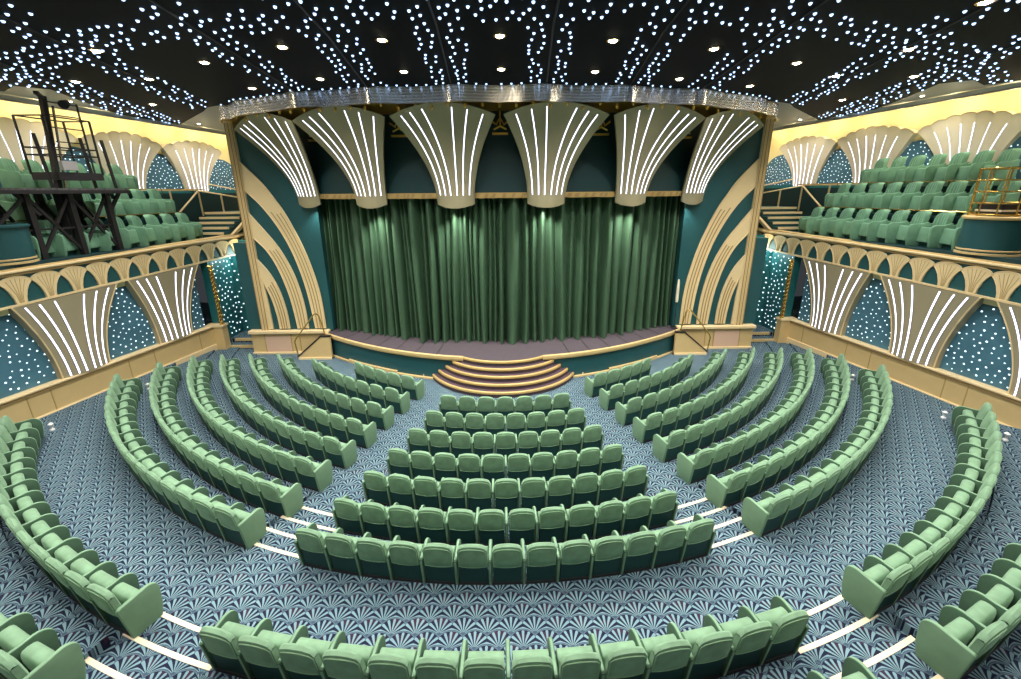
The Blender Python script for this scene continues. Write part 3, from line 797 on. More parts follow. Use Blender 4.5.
def passages():
    for s, nm, ad in SIDES:
        b = MB()
        for i, (y0, z) in enumerate(((15.75,.17),(16.15,.34))):
            b.box(*sorted((s*10.2, s*12.3)), y0, 19.6, -.05 if i == 0 else .1, z)
        tag(b.build('passage_floor', M['carpet']), 'carpeted passage floor', 'floor', kind='structure')
        for i, (y0, z) in enumerate(((15.75,.17),(16.15,.34))):
            b = MB(); b.box(*sorted((s*10.45, s*11.75)), y0-.02, y0+.05, z-.10, z+.012)
            tag(b.build('step_nosing', M['gold']), f'gold step nosing into the passage, {["lower","upper"][i]} step, {nm}', 'step edging', 'passage step nosings')
        b = MB(); b.hexa([(s*12.4,16.9,0),(s*10.0,18.3,0),(s*10.0,18.5,0),(s*12.4,17.1,0),(s*12.4,16.9,4.5),(s*10.0,18.3,4.5),(s*10.0,18.5,4.5),(s*12.4,17.1,4.5)])
        b2 = lambda t, z: (s*lerp(12.3,10.1,t/2.6), lerp(16.96,18.25,t/2.6)-.012, z)
        star_dots(b, b2, .05, 2.55, .5, 4.3, 16, .032, 77+s)
        r = b.build('starlit_passage_wall', [M['star_aqua'], M['star_wall']])
        tag(r, f'aqua passage wall with white star lights beside the stage, {nm}', 'wall panel')
        b = MB(); b.box(*sorted((s*12.0, s*12.3)), 15.8, 17.2, 0, 4.4)
        star_dots(b, lambda y, z: (s*11.99, y, z), 15.9, 17., .5, 4.2, 16, .032, 79+s)
        tag(b.build('wall_passage_side', [M['star_aqua'], M['star_wall']]), 'aqua passage side wall', 'wall', kind='structure')
        for k, (t, z, c) in enumerate(((1.05,2.0,'white'),(2.05,1.9,'grey'))):
            p = Vector(b2(t, z)) - Vector((0,.03,0))
            e = empty('wall_sign', p, math.atan2(1.3, -2.2*s) if False else 0, f'small {"white" if k == 0 else "grey"} sign with a red mark, starlit passage wall, {nm}', 'sign', 'small passage signs')
            b = MB(); b.box(-.10,.10,-.015,.015,-.08,.08); b.build('plate', M[c], e)
            b = MB(); b.disc((0,-.017,0),(1,0,0),(0,0,1),.045,10); b.build('red_mark', M['red'], e)
        # soffit lamp
        lt = bpy.data.lights.new('passage_lamp', 'POINT'); lt.energy = 30; lt.color = (.75,1.,1.); lt.shadow_soft_size = .1
        r = empty('ceiling_lamp', (s*11.3,17.25,3.95), 0, f'round lamp under the balcony lighting the passage, {nm}', 'ceiling lamp')
        b = MB(); b.lathe([(.0,-.02),(.09,-.02),(.11,.03),(.11,.08)], n=14); b.build('diffuser', M['lamp'], r, smooth=40)
        o = bpy.data.objects.new('bulb', lt); C.objects.link(o); o.parent = r; o.location = (0,0,-.15)
passages()

# ------------------------------------------------------------------ balcony
def balcony():
    for s, nm, ad in SIDES:
        # slab and tiers
        b = MB(); y0, y1 = -4., 19.6
        def blk(o0, o1, z0, z1, ya=y0, yb_=y1):
            b.hexa([side_xyz(s,o0,ya,z0), side_xyz(s,o0,yb_,z0), side_xyz(s,o1,yb_,z0), side_xyz(s,o1,ya,z0), side_xyz(s,o0,ya,z1), side_xyz(s,o0,yb_,z1), side_xyz(s,o1,yb_,z1), side_xyz(s,o1,ya,z1)])
        blk(.0,3.4,4.38,4.66); blk(1.15,3.4,4.5,5.58,y0,16.6); blk(2.1,3.4,5.5,6.5,y0,16.4); blk(2.9,3.4,4.5,6.5,y0,22)
        tag(b.build('balcony_floor', M['teal_deep']), 'stepped balcony floor', 'floor', kind='structure')
        # parapet
        r = empty('balcony_parapet', side_xyz(s,0,12,3.65), 0, f'teal balcony front with gold fan scallops and gold rail, {nm}', 'balcony front'); L = tuple(-Vector(r.location))
        def add(b, n_, m, par=r, **k): o = b.build(n_, m, par, **k); o.location = L if par is r else (0,0,0); return o
        def run(o0, o1, f0, f1, ya=1., yb_=20.6):
            b = MB(); b.hexa([side_xyz(s,o0,ya,f0(ya)), side_xyz(s,o0,yb_,f0(yb_)), side_xyz(s,o1,yb_,f0(yb_)), side_xyz(s,o1,ya,f0(ya)), side_xyz(s,o0,ya,f1(ya)), side_xyz(s,o0,yb_,f1(yb_)), side_xyz(s,o1,yb_,f1(yb_)), side_xyz(s,o1,ya,f1(ya))]); return b
        B_ = lambda d: (lambda y: zb(y)+d); T_ = lambda d: (lambda y: zt(y)+d)
        add(run(-.04,.2,B_(.02),T_(-.13)), 'teal_face', M['teal'])
        add(run(-.10,.2,B_(0),B_(.055)), 'lower_moulding', M['gold_pale']); add(run(-.10,.3,T_(-.14),T_(-.07)), 'rail_bead', M['gold_dark'])
        add(run(-.15,.3,T_(-.07),T_(.0)), 'top_rail', M['gold_pale'], bevel=.02); add(run(-.08,.25,T_(0),T_(.04)), 'top_bead', M['gold'])
        y = 20.3; pitch = .62
        while y > 3.:
            b = MB(); b_ = MB(); hw = pitch/2 - .005
            poly = [(-.10,.0),(.10,.0),(.115,.14),(.165,.33),(.235,.47),(hw,.56)]
            for k in range(1, 12):
                a = k/12*PI; poly.append((hw*cos(a), .56 + .16*sin(a)))
            poly += [(-hw,.56),(-.235,.47),(-.165,.33),(-.115,.14)]
            z0 = zb(y) + .055; hs = (zt(y) - .16 - z0)/.72
            at = lambda o_, p: side_xyz(s, o_, y+p[0], z0 + p[1]*hs)
            b.slab(poly, lambda p: at(-.03, p), lambda p: at(-.085, p))
            m = add(b, 'fan_motif', M['gold_pale'])
            for k in (-2,-1,0,1,2):
                t_ = MB(); t_.tube([at(-.088,(.018*k,.02)), at(-.088,(.03*k,.25)), at(-.088,(.092*k,.66-.012*k*k))], .006, 4)
                bi = len(b_.v); b_.v += t_.v; b_.f += [tuple(q+bi for q in f) for f in t_.f]; b_.m += t_.m
            add(b_, 'rib', M['gold_deep'], m)
            b = MB(); b.tube([at(-.085, p) for p in poly[1:]], .013, 4); add(b, 'rim', M['gold_pale'], m)
            y -= pitch
        # upper wall
        b = MB(); off = 3.35
        b.hexa([side_xyz(s,off,-6,4.4), side_xyz(s,off,22.5,4.4), side_xyz(s,off+.3,22.5,4.4), side_xyz(s,off+.3,-6,4.4), side_xyz(s,off,-6,9.5), side_xyz(s,off,22.5,9.5), side_xyz(s,off+.3,22.5,9.5), side_xyz(s,off+.3,-6,9.5)])
        tag(b.build('wall_upper', M['cream_wall']), 'cream upper wall', 'wall', kind='structure')
        b = MB(); b.box(*sorted((s*9.8, s*16.)), 22.3, 22.6, 0, 9.5); tag(b.build('wall_end', M['cream_wall']), 'cream end wall', 'wall', kind='structure')
        for m_, z0, z1, o0 in ((M['lip'],9.27,9.40,2.34),(M['grey'],9.23,9.27,2.32)):
            b = MB(); b.hexa([side_xyz(s,o0,-6,z0), side_xyz(s,o0,22.2,z0), side_xyz(s,2.40,22.2,z0), side_xyz(s,2.40,-6,z0), side_xyz(s,o0,-6,z1), side_xyz(s,o0,22.2,z1), side_xyz(s,2.40,22.2,z1), side_xyz(s,2.40,-6,z1)])
            tag(b.build('trim_1', m_), 'cove trough lip under the ceiling', 'trim', kind='structure')
        # teal dado of the upper wall
        b = MB(); b.hexa([side_xyz(s,3.2,-4,4.6), side_xyz(s,3.2,22.3,4.6), side_xyz(s,3.36,22.3,4.6), side_xyz(s,3.36,-4,4.6), side_xyz(s,3.2,-4,6.64), side_xyz(s,3.2,22.3,6.64), side_xyz(s,3.36,22.3,6.64), side_xyz(s,3.36,-4,6.64)])
        tag(b.build('wall_upper_dado', M['teal_lit']), 'teal lower band of the upper wall', 'wall', kind='structure')
        UY = [19.5, 16.65, 13.75, 10.85, 7.95]
        for i in range(5):
            ya = UY[i] - (1.9 if i < 4 else 1.); yb_ = UY[i] - 1.0 + .0
            c = UY[i] - 1.43 if i < 4 else None
        cs = [20.95] + [ (UY[i]+UY[i+1])/2 for i in range(4)]
        for i, c in enumerate(cs):
            hw = .98
            r2 = empty('starlit_wall_panel', side_xyz(s,3.3,c,6.64), 0, f'arched blue panel of star lights, {ORD[i]} from stage, balcony wall, {nm}', 'wall panel', 'upper starlit panels'); L2 = tuple(-Vector(r2.location))
            poly = [(-hw,6.6),(hw,6.6),(hw,7.1)] + [(hw*cos(k/10*PI)**1 if True else 0, 7.1 + 1.05*sin(k/10*PI)**.8) for k in range(1,10)] + [(-hw,7.1)]
            b = MB(); b.slab(poly, lambda p: side_xyz(s,3.36,c+p[0],p[1]), lambda p: side_xyz(s,3.28,c+p[0],p[1]))
            star_dots(b, lambda y, z: side_xyz(s,3.274,y,z), c-hw+.05, c+hw-.05, 6.66, 8.1, 34, .022, 300+10*i+s, ok=lambda y, z: z < 7.05 or ((y-c)/hw)**2 + ((z-7.1)/1.0)**2 < .93)
            o = b.build('star_field', [M['star_teal'], M['star_wall']], r2); o.location = L2
        for i, c in enumerate(UY):
            def P(u, t, c=c):
                y = c + u*lerp(.60, 1.40, t**1.8)
                lob = .085*abs(cos(3.5*PI*u))**.7
                z = lerp(6.6, 8.40 + .36*(1-u*u) + lob, t)
                off_ = lerp(3.24, 3.02, t**2) - .12*(1-u*u)
                return side_xyz(s, off_, y, z)
            base = P(0,0)
            r3 = empty('shell_pilaster', base, 0, f'cream shell pilaster with light strips, {ORD[i]} from stage, balcony wall, {nm}', 'wall light', 'upper wall shell pilasters'); L3 = tuple(-Vector(base))
            S = fan_surface(P, 56, 10); b = MB(); b.grid(S)
            bk = [[(p[0]+s*.2, p[1], p[2]) for p in row] for row in S]
            b.grid([[q[0] for q in S], [q[0] for q in bk]]); b.grid([[q[-1] for q in S], [q[-1] for q in bk]]); b.grid([S[-1], bk[-1]])
            o = b.build('shell_body', M['cream'], r3, smooth=50); o.location = L3
            b = MB(); b.tube(S[-1], .018, 4); o = b.build('scalloped_rim', M['gold_pale'], r3, smooth=60); o.location = L3
            strips(P, r3, [-.72,-.43,-.14,.14,.43,.72], [-.72,-.43,-.14,.14,.43,.72], .034, .0, .88)
        # warm cove lamps behind the shells
        for i in range(12):
            yy = 21.3 - 1.45*i
            r4 = empty('cove_lamp', side_xyz(s,2.55,yy,9.34), 0, f'warm cove lamp atop the balcony wall, {ORD[i]} from stage, {nm}', 'cove light', 'cove lamps of the balcony wall')
            b = MB(); b.tube([side_xyz(s,2.55,yy-.3,9.34), side_xyz(s,2.55,yy+.3,9.34)], .025, 6); o = b.build('tube', M['cove'], r4); o.location = tuple(-Vector(r4.location))
            lt = bpy.data.lights.new('cove_bulb', 'POINT'); lt.energy = COVE_W; lt.color = (1.,.84,.48); lt.shadow_soft_size = .15
            o = bpy.data.objects.new('bulb', lt); C.objects.link(o); o.parent = r4; o.location = tuple(Vector(side_xyz(s,2.64,yy,9.25)) - Vector(r4.location))
COVE_W = 16
balcony()
def make_armchair():
    r = empty('balcony_armchair', (0,0,0))
    # local: +y is forward
    b = MB(); rows = []
    for j, (z, y, w) in enumerate(((.30,.06,.215),(.62,.03,.235),(.86,.0,.24),(.98,-.03,.215),(1.03,-.06,.19),(1.035,-.10,.18))):
        rows.append([(w*u, y + .04*u*u + (.02*abs(math.cos(u*PI*2.5))), z + .05*(1-u*u)*(j > 1)) for u in [-1 + 2*i/40 for i in range(41)]])
    back = [[(p[0]*1.03, p[1]-.13, p[2]) for p in row] for row in rows]
    b.grid(rows); b.grid(back); b.grid([rows[-1], back[-1]]); b.grid([[q[0] for q in rows],[q[0] for q in back]]); b.grid([[q[-1] for q in rows],[q[-1] for q in back]])
    b.build('backrest', M['balc_velvet'], r, smooth=50)
    b = MB(); b.hexa([(-.215,.30,.16),(.215,.30,.16),(.215,.42,.14),(-.215,.42,.14),(-.215,.22,.60),(.215,.22,.60),(.215,.38,.62),(-.215,.38,.62)]); b.build('seat_cushion', M['balc_velvet'], r, smooth=40, bevel=.045, bseg=3)
    b = MB(); b.box(-.21,.21,.02,.30,.0,.24); b.build('seat_base', M['shell'], r)
    for sx in (-1, 1):
        b = MB(); poly = [(-.1,.0),(.38,.0),(.43,.3),(.44,.54)] + [(.31+.13*cos(k/6*PI/2), .56+.13*sin(k/6*PI/2)) for k in range(1,7)] + [(.1,.70),(-.1,.76)]
        b.slab(poly, lambda p: (sx*.265-.045, p[0], p[1]), lambda p: (sx*.265+.045, p[0], p[1])); b.build('armrest', M['balc_velvet'], r, smooth=40, bevel=.025, bseg=2)
    return r
ZR = {0:4.66, 1:5.58, 2:6.50}
def balcony_seats():
    proto = make_armchair(); first = True; n = 0
    for s, nm, ad in SIDES:
        for row, (off, ystart, skip, ymin) in enumerate(((.80,16.1,(9.95,11.5),7.5),(1.75,16.15,None,8.),(2.70,15.85,None,8.))):
            y = ystart; i = 0
            while y > ymin:
                p = side_xyz(s, off, y, ZR[row])
                if not (skip and skip[0] < y < skip[1]) and in_frame((p[0],p[1],p[2]+.6), 12):
                    o = proto if first else copy_tree(proto); first = False
                    o.location = p; o.rotation_euler = (0,0, (PI/2 - .2 if s > 0 else -PI/2 + .2) )
                    tag(o, f'green ribbed balcony armchair, {ORD[i]} from stage, {["front","middle","back"][row]} row, {nm}', 'armchair', f'{["front","middle","back"][row]} row balcony armchairs, {nm}'); n += 1
                y -= .575; i += 1
    print('ARMCHAIRS', n)
balcony_seats()
def balcony_fittings():
    for s, nm, ad in SIDES:
        # brass rails in front of the upper rows
        for row, (off, z, ya) in enumerate(((1.2,5.58,16.5),(2.15,6.50,18.6))):
            r = empty('brass_rail', side_xyz(s,off,ya,z), 0, f'low brass rail before the {["middle","back"][row]} row of balcony armchairs, {nm}', 'rail', 'balcony tier rails'); L = tuple(-Vector(r.location))
            b = MB(); b.tube([side_xyz(s,off,ya,z+.16), side_xyz(s,off,4.,z+.16)], .02, 6); o = b.build('top_bar', M['brass'], r); o.location = L
            y = ya
            while y > 5:
                b = MB(); b.tube([side_xyz(s,off,y,z-.05), side_xyz(s,off,y,z+.16)], .014, 5); o = b.build('post', M['brass'], r); o.location = L
                y -= 1.8
        # stair at the stage end
        r = empty('balcony_stair', side_xyz(s,.6,17.,4.66), 0, f'short balcony stair with gold nosings beside the stage, {nm}', 'stair'); L = tuple(-Vector(r.location))
        for i in range(5):
            z = 4.66 + .2*(i+1); y0 = 17. + .3*i
            b = MB(); b.hexa([side_xyz(s,.12,y0,4.6), side_xyz(s,.12,19.5,4.6), side_xyz(s,1.9,19.5,4.6), side_xyz(s,1.9,y0,4.6), side_xyz(s,.12,y0,z), side_xyz(s,.12,19.5,z), side_xyz(s,1.9,19.5,z), side_xyz(s,1.9,y0,z)])
            t = b.build('tread', M['teal'], r); t.location = L
            b = MB(); b.hexa([side_xyz(s,.14,y0-.03,z-.09), side_xyz(s,.14,y0+.04,z-.09), side_xyz(s,1.9,y0+.04,z-.09), side_xyz(s,1.9,y0-.03,z-.09), side_xyz(s,.14,y0-.03,z+.01), side_xyz(s,.14,y0+.04,z+.01), side_xyz(s,1.9,y0+.04,z+.01), side_xyz(s,1.9,y0-.03,z+.01)])
            b.build('gold_nosing', M['gold_pale'], t)
        b = MB(); b.bar(side_xyz(s,.0,17.2,4.68), side_xyz(s,.0,18.7,5.75), .14, .12); o = b.build('sloping_curb', M['gold_pale'], r); o.location = L
        r = empty('gold_railing', side_xyz(s,1.,18,5.6), 0, f'gold tubular railing with sloping bars on the balcony stair, {nm}', 'railing'); L = tuple(-Vector(r.location))
        top = [side_xyz(s,2.0,16.8,6.55), side_xyz(s,2.0,18.3,6.62)]
        for nm2, pts in (('top_bar',[side_xyz(s,2.9,16.6,6.62), side_xyz(s,2.0,18.2,6.62)]),('sloping_bar',[side_xyz(s,2.0,18.2,6.6), side_xyz(s,1.95,17.0,5.6), side_xyz(s,1.95,16.95,4.7)]),('sloping_bar',[side_xyz(s,2.0,18.2,6.6), side_xyz(s,.3,18.9,6.2), side_xyz(s,.2,18.9,5.7)]),('sloping_bar',[side_xyz(s,2.4,19.2,6.9), side_xyz(s,.3,19.6,6.4), side_xyz(s,.2,19.6,5.7)]),
                         ('post',[side_xyz(s,2.0,18.2,6.6), side_xyz(s,2.0,18.2,5.5)]),('post',[side_xyz(s,1.3,18.5,6.42), side_xyz(s,1.3,18.5,5.5)]),('post',[side_xyz(s,2.45,17.4,6.62), side_xyz(s,2.45,17.4,5.5)])):
            b = MB(); b.tube(pts, .035, 6); o = b.build(nm2, M['gold_pale'], r, smooth=60); o.location = L
        # round spotlight box with gold cage on the balcony front
        c = side_xyz(s,.55,10.75,4.66)
        r = empty('round_box', c, 0, f'round teal ribbed box on the balcony front, {nm}', 'box')
        b = MB(); n = 40; rows = []
        for z, k in ((.05,1.),(.95,1.)): rows.append([((.58+.008*(i%2))*cos(2*PI*i/n), (.58+.008*(i%2))*sin(2*PI*i/n), z) for i in range(n)])
        b.grid(rows, close=True); b.face(rows[-1]); b.build('drum', M['teal'], r, smooth=30)
        b = MB(); b.lathe([(.55,0),(.62,0),(.62,.05),(.58,.06)], n=32); b.lathe([(.59,.10),(.60,.11),(.60,.14),(.59,.15)], n=32); b.build('plinth', M['gold'], r)
        b = MB(); b.lathe([(0,.95),(.63,.95),(.65,.98),(.65,1.02),(.62,1.04),(0,1.04)], n=32); b.build('gold_top' if s > 0 else 'top_board', M['gold' if s > 0 else 'teal'], r)
        if s > 0:
            g = empty('gold_cage_rail', Vector(c)+Vector((0,0,1.04)), 0, 'square gold lattice guard rail standing on the round teal box', 'guard rail')
            for z in (.05,.34,.64,.94,1.24):
                b = MB(); b.tube([(.55*cos(a), .55*sin(a), z) for a in [2*PI*k/20 for k in range(21)]], .022, 6, cap=False); b.build('hoop', M['brass'], g, smooth=60)
            for k in range(10):
                a = 2*PI*k/10; b = MB(); b.tube([(.55*cos(a), .55*sin(a), 0), (.55*cos(a), .55*sin(a), 1.26)], .018, 6); b.build('post', M['brass'], g)
            e = empty('equipment_case', Vector(c)+Vector((0,0,1.04)), 0, 'dark equipment case inside the gold guard rail', 'case')
            b = MB(); b.box(-.3,.3,-.3,.3,.0,.35); b.build('case_body', M['black'], e, bevel=.03)
            b = MB(); b.box(-.31,.31,-.31,.31,.12,.17); b.build('pale_band', M['cream'], e)
balcony_fittings()

# ------------------------------------------------------------------ scaffold with lift on the scaffold-side balcony
def scaffold():
    s = -1
    def q(off, y, z): return side_xyz(s, off, y, z)
    r = empty('scaffold_platform', q(.5,11.5,4.66), 0, 'black scaffold platform with crossed braces standing on the balcony', 'scaffold'); L = tuple(-Vector(r.location))
    def add(b, n_, m=M['black'], par=r, l=L): o = b.build(n_, m, par); o.location = l; return o
    zt = 6.66; ys = (9.9, 11.4, 12.35, 13.3)
    def hx(o0,o1,ya,yb_,z0,z1):
        b = MB(); b.hexa([q(o0,ya,z0),q(o0,yb_,z0),q(o1,yb_,z0),q(o1,ya,z0),q(o0,ya,z1),q(o0,yb_,z1),q(o1,yb_,z1),q(o1,ya,z1)]); return b
    add(hx(.1,1.4,8.2,13.75,zt-.07,zt+.0), 'deck', M['deck']); add(hx(.07,1.43,8.17,13.78,zt-.16,zt-.06), 'deck_frame')
    for y in ys:
        for off in (.35, 1.25):
            b = MB(); b.bar(q(off,y,4.66), q(off,y,zt-.1), .14, .14); add(b, 'leg')
    for ya, yb_ in ((9.9,11.4),(11.4,12.35),(12.35,13.3)):
        for off in (.35,):
            b = MB(); b.bar(q(off,ya,4.75), q(off,yb_,zt-.2), .07,.07); add(b, 'brace')
            b = MB(); b.bar(q(off,yb_,4.75), q(off,ya,zt-.2), .07,.07); add(b, 'brace')
        b = MB(); b.bar(q(.35,ya,5.5), q(.35,yb_,5.5), .05,.05); add(b, 'rail')
    for y0, y1 in ((13.3,13.7),(11.6,11.2)):
        b = MB(); b.bar(q(.35,y0,5.9), q(.35,y1,zt-.12), .08,.08); add(b, 'brace')
    for y in ys:
        b = MB(); b.bar(q(.35,y,4.8), q(1.25,y,zt-.3), .06,.06); add(b, 'brace')
    # upright stubs
    for y in (12.05, 13.1, 13.65):
        b = MB(); b.bar(q(.4,y+.05,zt), q(.4,y-.03,zt+1.5), .06,.06); add(b, 'upright')
    # personnel lift
    r2 = empty('personnel_lift', q(.6,12.5,zt), 0, 'black mast lift with a railed work cage on the scaffold platform', 'lift'); L2 = tuple(-Vector(r2.location))
    def add2(b, n_, m=M['black']): return add(b, n_, m, r2, L2)
    b = MB(); b.bar(q(.6,12.38,zt), q(.6,12.62,9.25), .12,.12); add2(b, 'mast')
    b = MB(); b.bar(q(.48,12.45,zt), q(.48,12.7,9.0), .04,.04); add2(b, 'mast_rail', M['steel'])
    b = MB(); b.bar(q(.6,12.62,9.2), q(.35,12.3,9.27), .10,.08); add2(b, 'head')
    add2(hx(.25,1.05,12.2,13.3,zt+.24,zt+.46), 'cage_floor')
    for y in (12.2,13.3):
        for off in (.25,1.05):
            b = MB(); b.bar(q(off,y,zt+.4), q(off,y,zt+2.0), .04,.04); add2(b, 'cage_post')
    for z in (zt+.95, zt+1.15, zt+2.0):
        b = MB()
        for a, c in (((.25,12.2),(.25,13.3)),((1.05,12.2),(1.05,13.3)),((.25,12.2),(1.05,12.2)),((.25,13.3),(1.05,13.3))): b.bar(q(a[0],a[1],z), q(c[0],c[1],z), .035,.035)
        add2(b, 'guard_bar')
    b = MB()
    for z in (8.0,8.4,8.75,9.1): b.bar(q(.5,13.3,z), q(.55,12.6,z), .03,.03)
    b.bar(q(.5,13.3,zt+.4), q(.5,13.3,9.15), .035,.035); add2(b, 'ladder')
    add2(hx(.18,.28,12.3,12.65,zt+.52,zt+.78), 'control_box', M['grey'])
    b = MB(); b.bar(q(.6,12.38,zt-1.6), q(.6,12.38,zt), .24,.24); add2(b, 'base_column')
    r3 = empty('spot_lamp', q(.4,12.95,9.1), 0, 'black spotlight clamped to the head of the mast lift', 'spotlight')
    b = MB(); b.lathe([(0,-.16),(.08,-.15),(.10,.0),(.12,.16),(.10,.16),(0,.12)], n=14); o = b.build('housing', M['black'], r3, smooth=40); o.rotation_euler = (1.9,0,.5); 
scaffold()

# ------------------------------------------------------------------ ceiling
CZ = 9.36
OUT = [(9.4, None),(10.2,14.95),(10.8,15.6),(13.9,18.4),(14.75,17.9),(14.5,16.6),(13.5,14.1),(12.75,12.4),(13.3,12.0),(14.3,12.6),(14.7,12.1),(14.5,9.),(14.9,4.),(15.6,-5.)]
def ceiling():
    half = []
    x = 0.
    while x < 9.4: half.append((x, front_y(x))); x += .14
    half.append((9.4, front_y(9.4))); half += OUT[1:]
    poly = half + [(-a, b_) for a, b_ in reversed(half[1:])] 
    bm_ = MB(); bm_.prism(poly, CZ, CZ+.05)
    o = bm_.build('ceiling', M['ceil_dark']); tag(o, 'dark glossy ceiling with a scalloped edge set with star lights', 'ceiling', kind='structure')
    b = MB(); b.box(-17.5, 17.5, -6, 23, CZ+.06, CZ+.25)
    tag(b.build('ceiling_surround', M['ceil_pale']), 'pale ceiling around the dark star ceiling', 'ceiling', kind='structure')
    return poly
POLY = ceiling()
def inside(p):
    c = False; n = len(POLY); x, y = p
    for i in range(n):
        (x0, y0), (x1, y1) = POLY[i], POLY[i-1]
        if (y0 > y) != (y1 > y) and x < (x1-x0)*(y-y0)/(y1-y0) + x0: c = not c
    return c
RIBS = [[(1.0,6.),(1.05,8.),(1.32,11.9)],[(3.0,6.),(3.2,8.5),(3.75,12.3)],[(5.15,6.),(5.45,8.3),(6.05,12.9)],[(7.7,6.),(8.4,8.2),(8.8,9.6),(10.35,14.95)],[(10.2,6.5),(11.2,10.),(12.6,14.),(13.8,18.)]]
def ceiling_ribs():
    for s, nm, ad in SIDES:
        for i, R in enumerate(RIBS):
            b = MB(); b.tube([(s*x, y, CZ-.005) for x, y in R], .022, 5)
            tag(b.build('ceiling_rib', M['black']), f'thin black rib across the dark ceiling, {ORD[i]} from the middle, {nm}', 'ceiling rib', 'ceiling ribs')
ceiling_ribs()
def stars():
    q = random.Random(21); pts = []
    def add(x, y, dm=.17):
        if not inside((x, y)) or not inside((x+.1, y+.08)) or not inside((x-.1, y+.08)): return
        if any((a-x)**2 + (c-y)**2 < dm*dm for a, c in pts): return
        pts.append((x, y))
    for s in (-1, 1):
        for R in RIBS:
            for (x0, y0), (x1, y1) in zip(R, R[1:]):
                L = math.hypot(x1-x0, y1-y0); nx, ny = (y1-y0)/L, -(x1-x0)/L
                n = int(L/.29)
                for k in range(n+1):
                    t = (k + q.uniform(-.15,.15))/max(1,n); x, y = lerp(x0,x1,t), lerp(y0,y1,t)
                    for d in (.20, .42):
                        for e in (-1, 1):
                            if q.random() < .86: add(s*(x + e*nx*(d + q.uniform(-.05,.05)) + q.uniform(-.05,.05)), y + e*ny*d + (.14 if d > .3 else 0) + q.uniform(-.05,.05))
    # wide concentric band
    for k in range(-72, 73):
        th = math.radians(k*.62)
        for rr in (22.0, 22.25, 22.5, 22.75):
            r_ = rr + q.uniform(-.07,.07) + .18*abs(sin(th*16))
            if q.random() < .80:
                t2 = th + math.radians(q.uniform(-.2,.2)); add(r_*sin(t2), 29.9 - r_*cos(t2))
    # row along the front edge and the outline
    n = len(POLY)
    for i in range(n):
        (x0, y0), (x1, y1) = POLY[i], POLY[(i+1) % n]
        if max(abs(x0), abs(x1)) > 14.85 or min(y0, y1) < 6: continue
        L = math.hypot(x1-x0, y1-y0)
        for k in range(max(1, int(L/.26))):
            t = (k+.5)/max(1, int(L/.26)); x, y = lerp(x0,x1,t), lerp(y0,y1,t)
            cxx, cyy = -x*.012, -.16
            add(x - math.copysign(.14, x)*(abs(x) > 9.5), y - .15 - q.uniform(0,.05), .26)
            if abs(x) > 9.6: add(x - math.copysign(.42, x), y - .3, .24)
    vis = [p for p in pts if in_frame((p[0], p[1], CZ), 3)]
    vis.sort(key=lambda p: (Vector((p[0], p[1], CZ)) - CAM).length)
    b = MB(); R0 = .029
    prof = [(R0, .0), (R0*.9, -.016), (R0*.55, -.030), (.001, -.034)]
    b.lathe(prof, n=8); me = b.mesh('star_bulb', M['star'], smooth=60)
    for p in vis[:300]:
        o = bpy.data.objects.new('star_bulb', me); C.objects.link(o); o.location = (p[0], p[1], CZ)
        tag(o, 'tiny blue-white LED star set in the dark ceiling', 'star light', 'ceiling star lights')
    b = MB()
    for p in vis[300:]: b.lathe(prof, (p[0], p[1], CZ), 6)
    o = b.build('distant_star_bulbs', M['star'], smooth=60); tag(o, 'many tiny blue-white stars towards the far edge of the dark ceiling', 'star lights', kind='stuff')
    print('STARS', len(pts), len(vis))
stars()
# warm downlights
LW = 105
DL = [(.08,8.62,1.3),(-2.25,8.8,1.),(2.35,8.9,1.),(-4.4,9.15,.8),(4.65,9.4,.8),(-2.35,10.9,.8),(.08,10.75,.8),(2.45,11.,.8),(-6.7,10.1,.7),(7.15,10.4,.7),(4.9,11.7,.7),(-4.7,11.5,.7),(7.3,12.5,.6),(-7.05,12.4,.6),(8.0,7.3,.9),(-8.2,7.3,.9),(8.95,9.5,.8),(-8.35,9.3,.8),(9.0,11.5,.7),(-9.1,11.4,.7),(11.2,11.6,.7),(-11.2,11.6,.7),(11.6,14.4,.6),(-11.6,14.4,.6)]
DL += [(x, y, 1.) for y in (5.8, 3.) for x in (-9.8,-5.8,-2.,2.,5.8,9.8)]
DL += [(x, -1.5, .5) for x in (-9.8,-3.5,3.5,9.8)]  # unseen row behind the camera, added for lighting the room
def downlights():
    ms = {}
    b = MB(); b.lathe([(.08,.0),(.11,-.012),(.125,.0),(.125,.03)], n=18); ms['trim_ring'] = b.mesh('trim_ring', M['brass'], smooth=40)
    b = MB(); b.lathe([(.001,-.03),(.05,-.026),(.08,-.008),(.085,.02)], n=16); ms['lens'] = b.mesh('lens', M['lamp'], smooth=60)
    lights = {}
    for i, (x, y, k) in enumerate(DL):
        r = empty('downlight', (x, y, CZ), 0, None, 'downlight', 'warm ceiling downlights')
        r['label'] = 'round warm downlight set in the dark star-studded ceiling'
        for nm in ms:
            o = bpy.data.objects.new(nm, ms[nm]); C.objects.link(o); o.parent = r
        lt = bpy.data.lights.new('downlight_bulb', 'SPOT'); lt.energy = LW*k*(4.2); lt.color = (1.,.96,.89) ; lt.spot_size = math.radians(132); lt.spot_blend = .8; lt.shadow_soft_size = .1
        o = bpy.data.objects.new('bulb', lt); C.objects.link(o); o.parent = r; o.location = (0,0,-.06)
downlights()
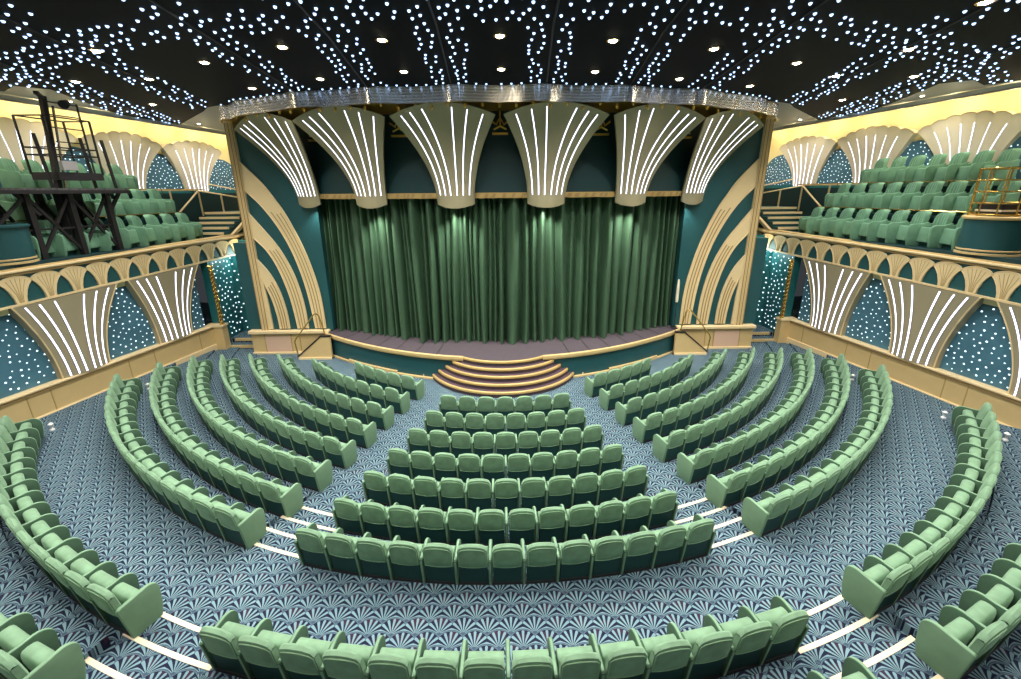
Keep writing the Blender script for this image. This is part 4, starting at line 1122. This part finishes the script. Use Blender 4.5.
def balcony_lamps():
    for s, nm, ad in SIDES:
        for i, y in enumerate((20.6,18.6,16.4,14.2,12.,9.8,7.6)):  # the one nearest the stage is added to light the dark stair
            r = empty('recessed_lamp', (s*W(1.75,y), y, CZ+.055), 0, f'small recessed lamp above the balcony, {ORD[i]} from stage, {nm}', 'ceiling lamp', 'small recessed lamps over the balconies')
            b = MB(); b.lathe([(.001,-.012),(.035,-.01),(.05,.0),(.05,.01)], n=12); b.build('lens', M['lamp'], r, smooth=60)
            lt = bpy.data.lights.new('recessed_bulb', 'SPOT'); lt.energy = 130; lt.color = (1.,.94,.82); lt.spot_size = math.radians(140); lt.spot_blend = .8; lt.shadow_soft_size = .06
            o = bpy.data.objects.new('bulb', lt); C.objects.link(o); o.parent = r; o.location = (0,0,-.05)
balcony_lamps()
# curtain lamps hidden in the fan feet: real stage lamps that graze the velvet
def stage_lamps():
    for i, x in enumerate((-7.0,-4.55,-1.52,1.52,4.55,7.0)):
        y = yb(x) - .02
        r = empty('stage_lamp', (x, y, 6.12), 0, f'small black stage lamp tucked behind the {ORD[i]} fan bracket from the scaffold end', 'stage light', 'stage lamps behind the fan brackets')
        b = MB(); b.lathe([(0,.08),(.07,.08),(.08,-.05),(.09,-.08),(.06,-.08),(0,-.05)], n=12); b.build('housing', M['black'], r, smooth=40)
        lt = bpy.data.lights.new('stage_bulb', 'SPOT'); lt.energy = (90,300,300,300,300,90)[i]; lt.color = (1.,.97,.88); lt.spot_size = math.radians(100); lt.spot_blend = .9; lt.shadow_soft_size = .05
        o = bpy.data.objects.new('bulb', lt); C.objects.link(o); o.parent = r; o.location = (0,0,-.12)
        o.rotation_euler = (math.radians(6),0,0)
stage_lamps()
# rear wall closes the room behind the camera
b = MB(); b.box(-17.5, 17.5, -6.2, -6., -.5, 9.7); tag(b.build('wall_back', M['cream_wall']), 'cream rear wall', 'wall', kind='structure')
b = MB(); b.box(-9.9, 9.9, 17.6, 17.8, 0, 9.4); tag(b.build('wall_stage_rear', M['teal_deep']), 'dark wall behind the stage', 'wall', kind='structure')

# ------------------------------------------------------------------ world and view
w = bpy.data.worlds.new('world'); bpy.context.scene.world = w; w.use_nodes = True
w.node_tree.nodes['Background'].inputs[0].default_value = (.5,.55,.6,1); w.node_tree.nodes['Background'].inputs[1].default_value = .05
sc = bpy.context.scene
sc.view_settings.view_transform = 'Standard'; sc.view_settings.look = 'None'; sc.view_settings.gamma = 1; sc.view_settings.use_curve_mapping = False
sc.view_settings.exposure = .6
